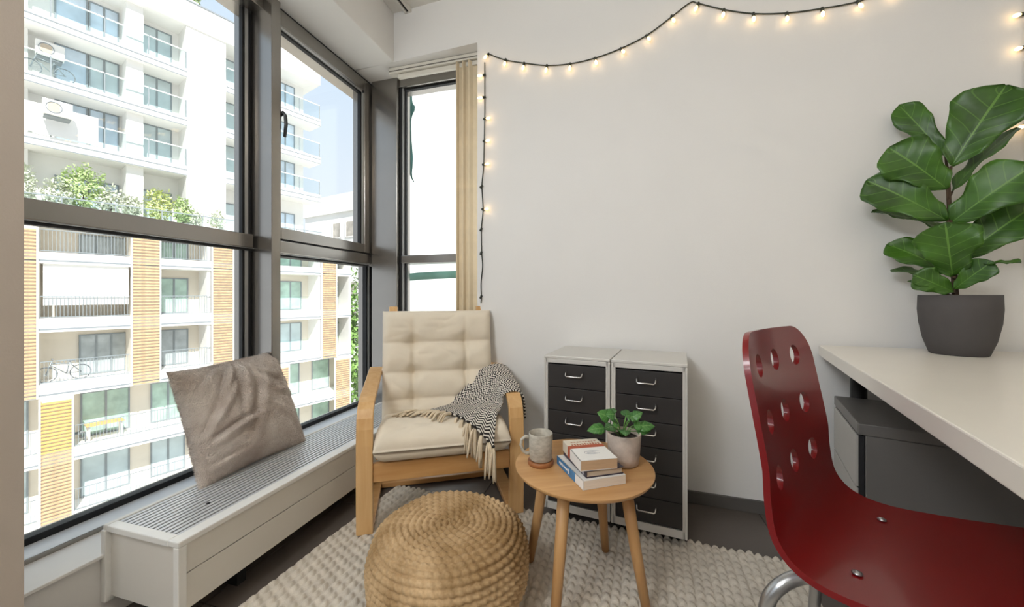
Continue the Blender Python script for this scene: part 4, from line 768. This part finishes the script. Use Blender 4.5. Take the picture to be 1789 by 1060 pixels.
# air conditioners
def aircon(loc, label):
    a = tag(empty('air_conditioner', loc, R(71)), label, 'air conditioner', 'air conditioners on the white balconies')
    MB().box(-.45, .45, -.17, .17, 0, .68).build('casing', M_white, a, bevel=.02)
    MB().tube([(-.12+.24*math.cos(t), -.18, .34+.24*math.sin(t)) for t in np.linspace(0, 2*math.pi, 25)], .018, 6).build('fan_ring', M_bandg, a)
    MB().box(-.30, .06, -.176, -.168, .14, .54).build('fan_grille', mat('fan_tan', '#c9b9a4', .8), a); MB().box(-.4, .4, -.05, .5, -.06, 0).build('bracket', M_bandg, a)
aircon(facade_pt(-.85, 2.25, 12.35), 'white air conditioner hung above the upper balcony bicycle'); ob('balcony_panel', -2.6, .62, 1.30, 1.36, 8.40, 9.75, M_white)
aircon(facade_pt(-.75, .70, 9.15), 'white air conditioner on a panel one storey below the bicycle')
# balcony table with chairs
bt = tag(empty('balcony_table', facade_pt(.75, .65, -6.045), R(71)), 'pale wooden table on the balcony with green windows', 'table')
MB().box(-.65, .65, -.33, .33, .70, .74).build('table_top', mat('pine', '#e0b377', .6), bt, bevel=.005)
for x in (-.55, .55):
    for y in (-.26, .26): MB().box(x-.03, x+.03, y-.03, y+.03, 0, .70).build('leg', M_white, bt)
dc = tag(empty('balcony_chair', facade_pt(-.10, .70, -6.045), R(71)), 'small chair beside the pale balcony table', 'chair')
MB().box(-.2, .2, -.2, .2, .42, .46).build('seat', M_bandg, dc); MB().box(-.2, -.17, -.2, .2, .46, .86).build('backrest', M_bandg, dc)
for x in (-.18, .18):
    for y in (-.18, .18): MB().box(x-.015, x+.015, y-.015, y+.015, 0, .42).build('leg', M_bandg, dc)
# shrubs and trees: crowns of real leaves
def foliage(name, n, rad, cz, size, m, parent, seed, core=.35):
    r_ = np.random.default_rng(seed); d = r_.normal(size=(n, 3)); d /= np.linalg.norm(d, axis=1)[:, None]; lump = 1+.28*np.sin(d[:, 0]*5+seed)*np.cos(d[:, 2]*6+d[:, 1]*4)
    p = d*(r_.uniform(core, 1, n)**.5*lump)[:, None]*np.array(rad)+np.array((0, 0, cz)); a = r_.normal(size=(n, 3)); a /= np.linalg.norm(a, axis=1)[:, None]; b_ = np.cross(a, d+.3); b_ /= np.linalg.norm(b_, axis=1)[:, None]
    sz = size*r_.uniform(.6, 1.3, n)[:, None]; V = np.stack([p-a*sz, p+b_*sz*.5, p+a*sz, p-b_*sz*.5], 1).reshape(-1, 3)
    me = bpy.data.meshes.new(name); me.from_pydata(V.tolist(), [], [(4*i, 4*i+1, 4*i+2, 4*i+3) for i in range(n)]); o = obj(name, me, m, parent); return o
M_gr = mat('leaf_green', '#b5c98a', .7, var=.35, scale=3); M_yg = mat('leaf_yellow_green', '#cbd48c', .7, var=.3, scale=3); M_pg = mat('leaf_pale', '#cdd2bb', .8, var=.25, scale=3); M_tr = mat('leaf_tree', '#7ea254', .7, var=.4, scale=1.2)
def shrub(s, d, rad, h, m, label, seed, n=700):
    b_ = tag(empty('terrace_shrub', facade_pt(s, d, 4.405), R(71)), label, 'shrub', 'shrubs on the roof terrace')
    MB().box(-min(.5, rad), min(.5, rad), -.22, .22, 0, .5).build('planter', mat('planter_grey', '#c9c9c4', .8), b_); MB().tube([(0, 0, .5), (.03, 0, h*.6)], .03, 6).build('stem', M_bark, b_); foliage('foliage', n, (rad, .42, h*.40), h*.60, .085, m, b_, seed)
shrub(.05, .9, .80, 2.75, M_gr, 'wide leafy green shrub on the roof terrace below the lowest balcony', 1, 1500); shrub(-1.75, .9, .42, 2.4, M_pg, 'pale green shrub at the pier end of the roof terrace', 2)
shrub(2.85, .9, .62, 2.25, M_yg, 'bright yellow-green shrub on the roof terrace before the dark window', 3, 900); shrub(1.75, .8, .36, 1.7, M_pg, 'low pale shrub between the two larger terrace shrubs', 4); shrub(4.35, .9, .45, 1.5, M_pg, 'thin pale shrub before the blank white wall', 5, 350); shrub(5.4, .9, .4, 1.6, M_pg, 'thin pale shrub by the glass corner of the roof terrace', 6, 300)
shrub(.95, .62, .45, 1.9, M_pg, 'pale feathery shrub beside the wide leafy terrace shrub', 7, 600); shrub(-.75, .62, .5, 1.9, M_pg, 'low pale shrub at the foot of the wide leafy shrub', 8, 600); shrub(3.75, .62, .4, 2.0, M_gr, 'upright green shrub beside the yellow-green terrace shrub', 10, 600)
rp_ = tag(empty('roof_plant', facade_pt(4.55, 1.9, 17.9), R(71)), 'small potted plant on the building roof edge', 'plant'); foliage('foliage', 160, (.35, .3, .45), .7, .12, M_gr, rp_, 9); MB().box(-.2, .2, -.2, .2, 0, .35).build('pot', M_white, rp_)
tr_ = tag(empty('tree', (-21.4, 27.6, -14), 0), 'tall green street tree beyond the corner of the apartment building', 'tree'); foliage('crown', 5200, (2.9, 2.9, 6.2), 9.9, .22, M_tr, tr_, 21); MB().tube([(0, 0, 0), (.1, 0, 5), (0, .1, 10)], [.25, .2, .12], 8).build('trunk', M_bark, tr_)
# far white building
fb = tag(empty('far_building', (-31.7, 37.7, -14), R(-14)), 'distant white building with dark windows above the tree', 'building')
MB().box(-7, 14, 0, 8, 0, 26.6).build('block', M_white, fb); MB().box(-7.2, 14.2, -.25, 8, 24.6, 26.7).build('cornice', M_white, fb); MB().box(3.1, 4.4, 1, 4, 26.6, 30.4).build('chimney', M_white, fb)
M_fw = mat('far_window', '#b5ada2', .5, var=.3, scale=1.5)
for zz, xs_ in ((22.6, ((-1.4, .0), (1.0, 3.0), (4.0, 6.0))), (19.4, ((-1.3, -.5), (-.1, .6), (1.6, 3.2), (4.2, 6))), (15.6, ((-1.4, 0), (1.0, 3.0), (4, 6))), (12.4, ((-1.3, .1), (1, 3), (4, 6)))):
    for a, c in xs_:
        w = MB().box(a-.1, c+.1, -.10, .0, zz-1.0, zz-.9).box(a-.1, a, -.1, 0, zz-1, zz+.9).box(c, c+.1, -.1, 0, zz-1, zz+.9).build('window_surround', M_white, fb); MB().box(a, c, -.03, .0, zz-.9, zz+.8).build('pane', M_fw, w)
of = MB().box(-1.95, -.40, 2.34, 2.9, 2.66, 2.80).box(-1.86, -1.78, 2.58, 2.66, -1, 2.66).box(-.48, -.40, 2.58, 2.66, -1, 2.66).build('outer_frame', M_white); struct(of, 'white outer frame above the narrow window', 'frame')
# white rendered wall, green cloth and strap outside the narrow window
nw = MB().box(-4.05, 2.5, 6.0, 6.4, -14, 9.5).build('neighbour_wall', M_white); struct(nw, 'white rendered wall outside the narrow window', 'wall')
M_net = mat('green_cloth', '#3f6f6b', .85, var=.2, scale=20)
zz = [2.66, 2.49, 2.44, 2.40, 2.36, 2.33, 2.30, 2.27, 2.22, 2.15, 2.05, 1.95, 1.88, 1.84, 1.80, 1.77]; xc = [-1.535, -1.530, -1.520, -1.512, -1.520, -1.505, -1.515, -1.520, -1.520, -1.517, -1.513, -1.510, -1.511, -1.506, -1.495, -1.478]; hw_ = [.006, .018, .032, .024, .038, .040, .042, .030, .020, .020, .024, .027, .022, .012, .006, .004]
P = [[(xc[i]+hw_[i]*math.cos(t)*.8*(1+.25*math.sin(3*t+i))+.014, 2.5+hw_[i]*.7*math.sin(t), zz[i]) for t in np.linspace(0, 2*math.pi, 14, endpoint=False)] for i in range(len(zz))]
gc = MB().grid(P, wrap=True).build('hanging_cloth', M_net, smooth=True); tag(gc, 'knotted dark green cloth hanging outside the narrow window', 'cloth')
M_str = mat('green_strap', '#86b8aa', .7, var=.15)
P = [[(x, 2.62+.02*math.sin(x*4), 1.055+.045*(1-math.exp(-(x+1.75)*5))+dz) for dz in (-.028, .028)] for x in np.linspace(-1.79, -.47, 24)]
gs = MB().grid(P).build('green_strap', M_str, smooth=True, solid=.01); tag(gs, 'teal strap stretched across outside the narrow window', 'strap')
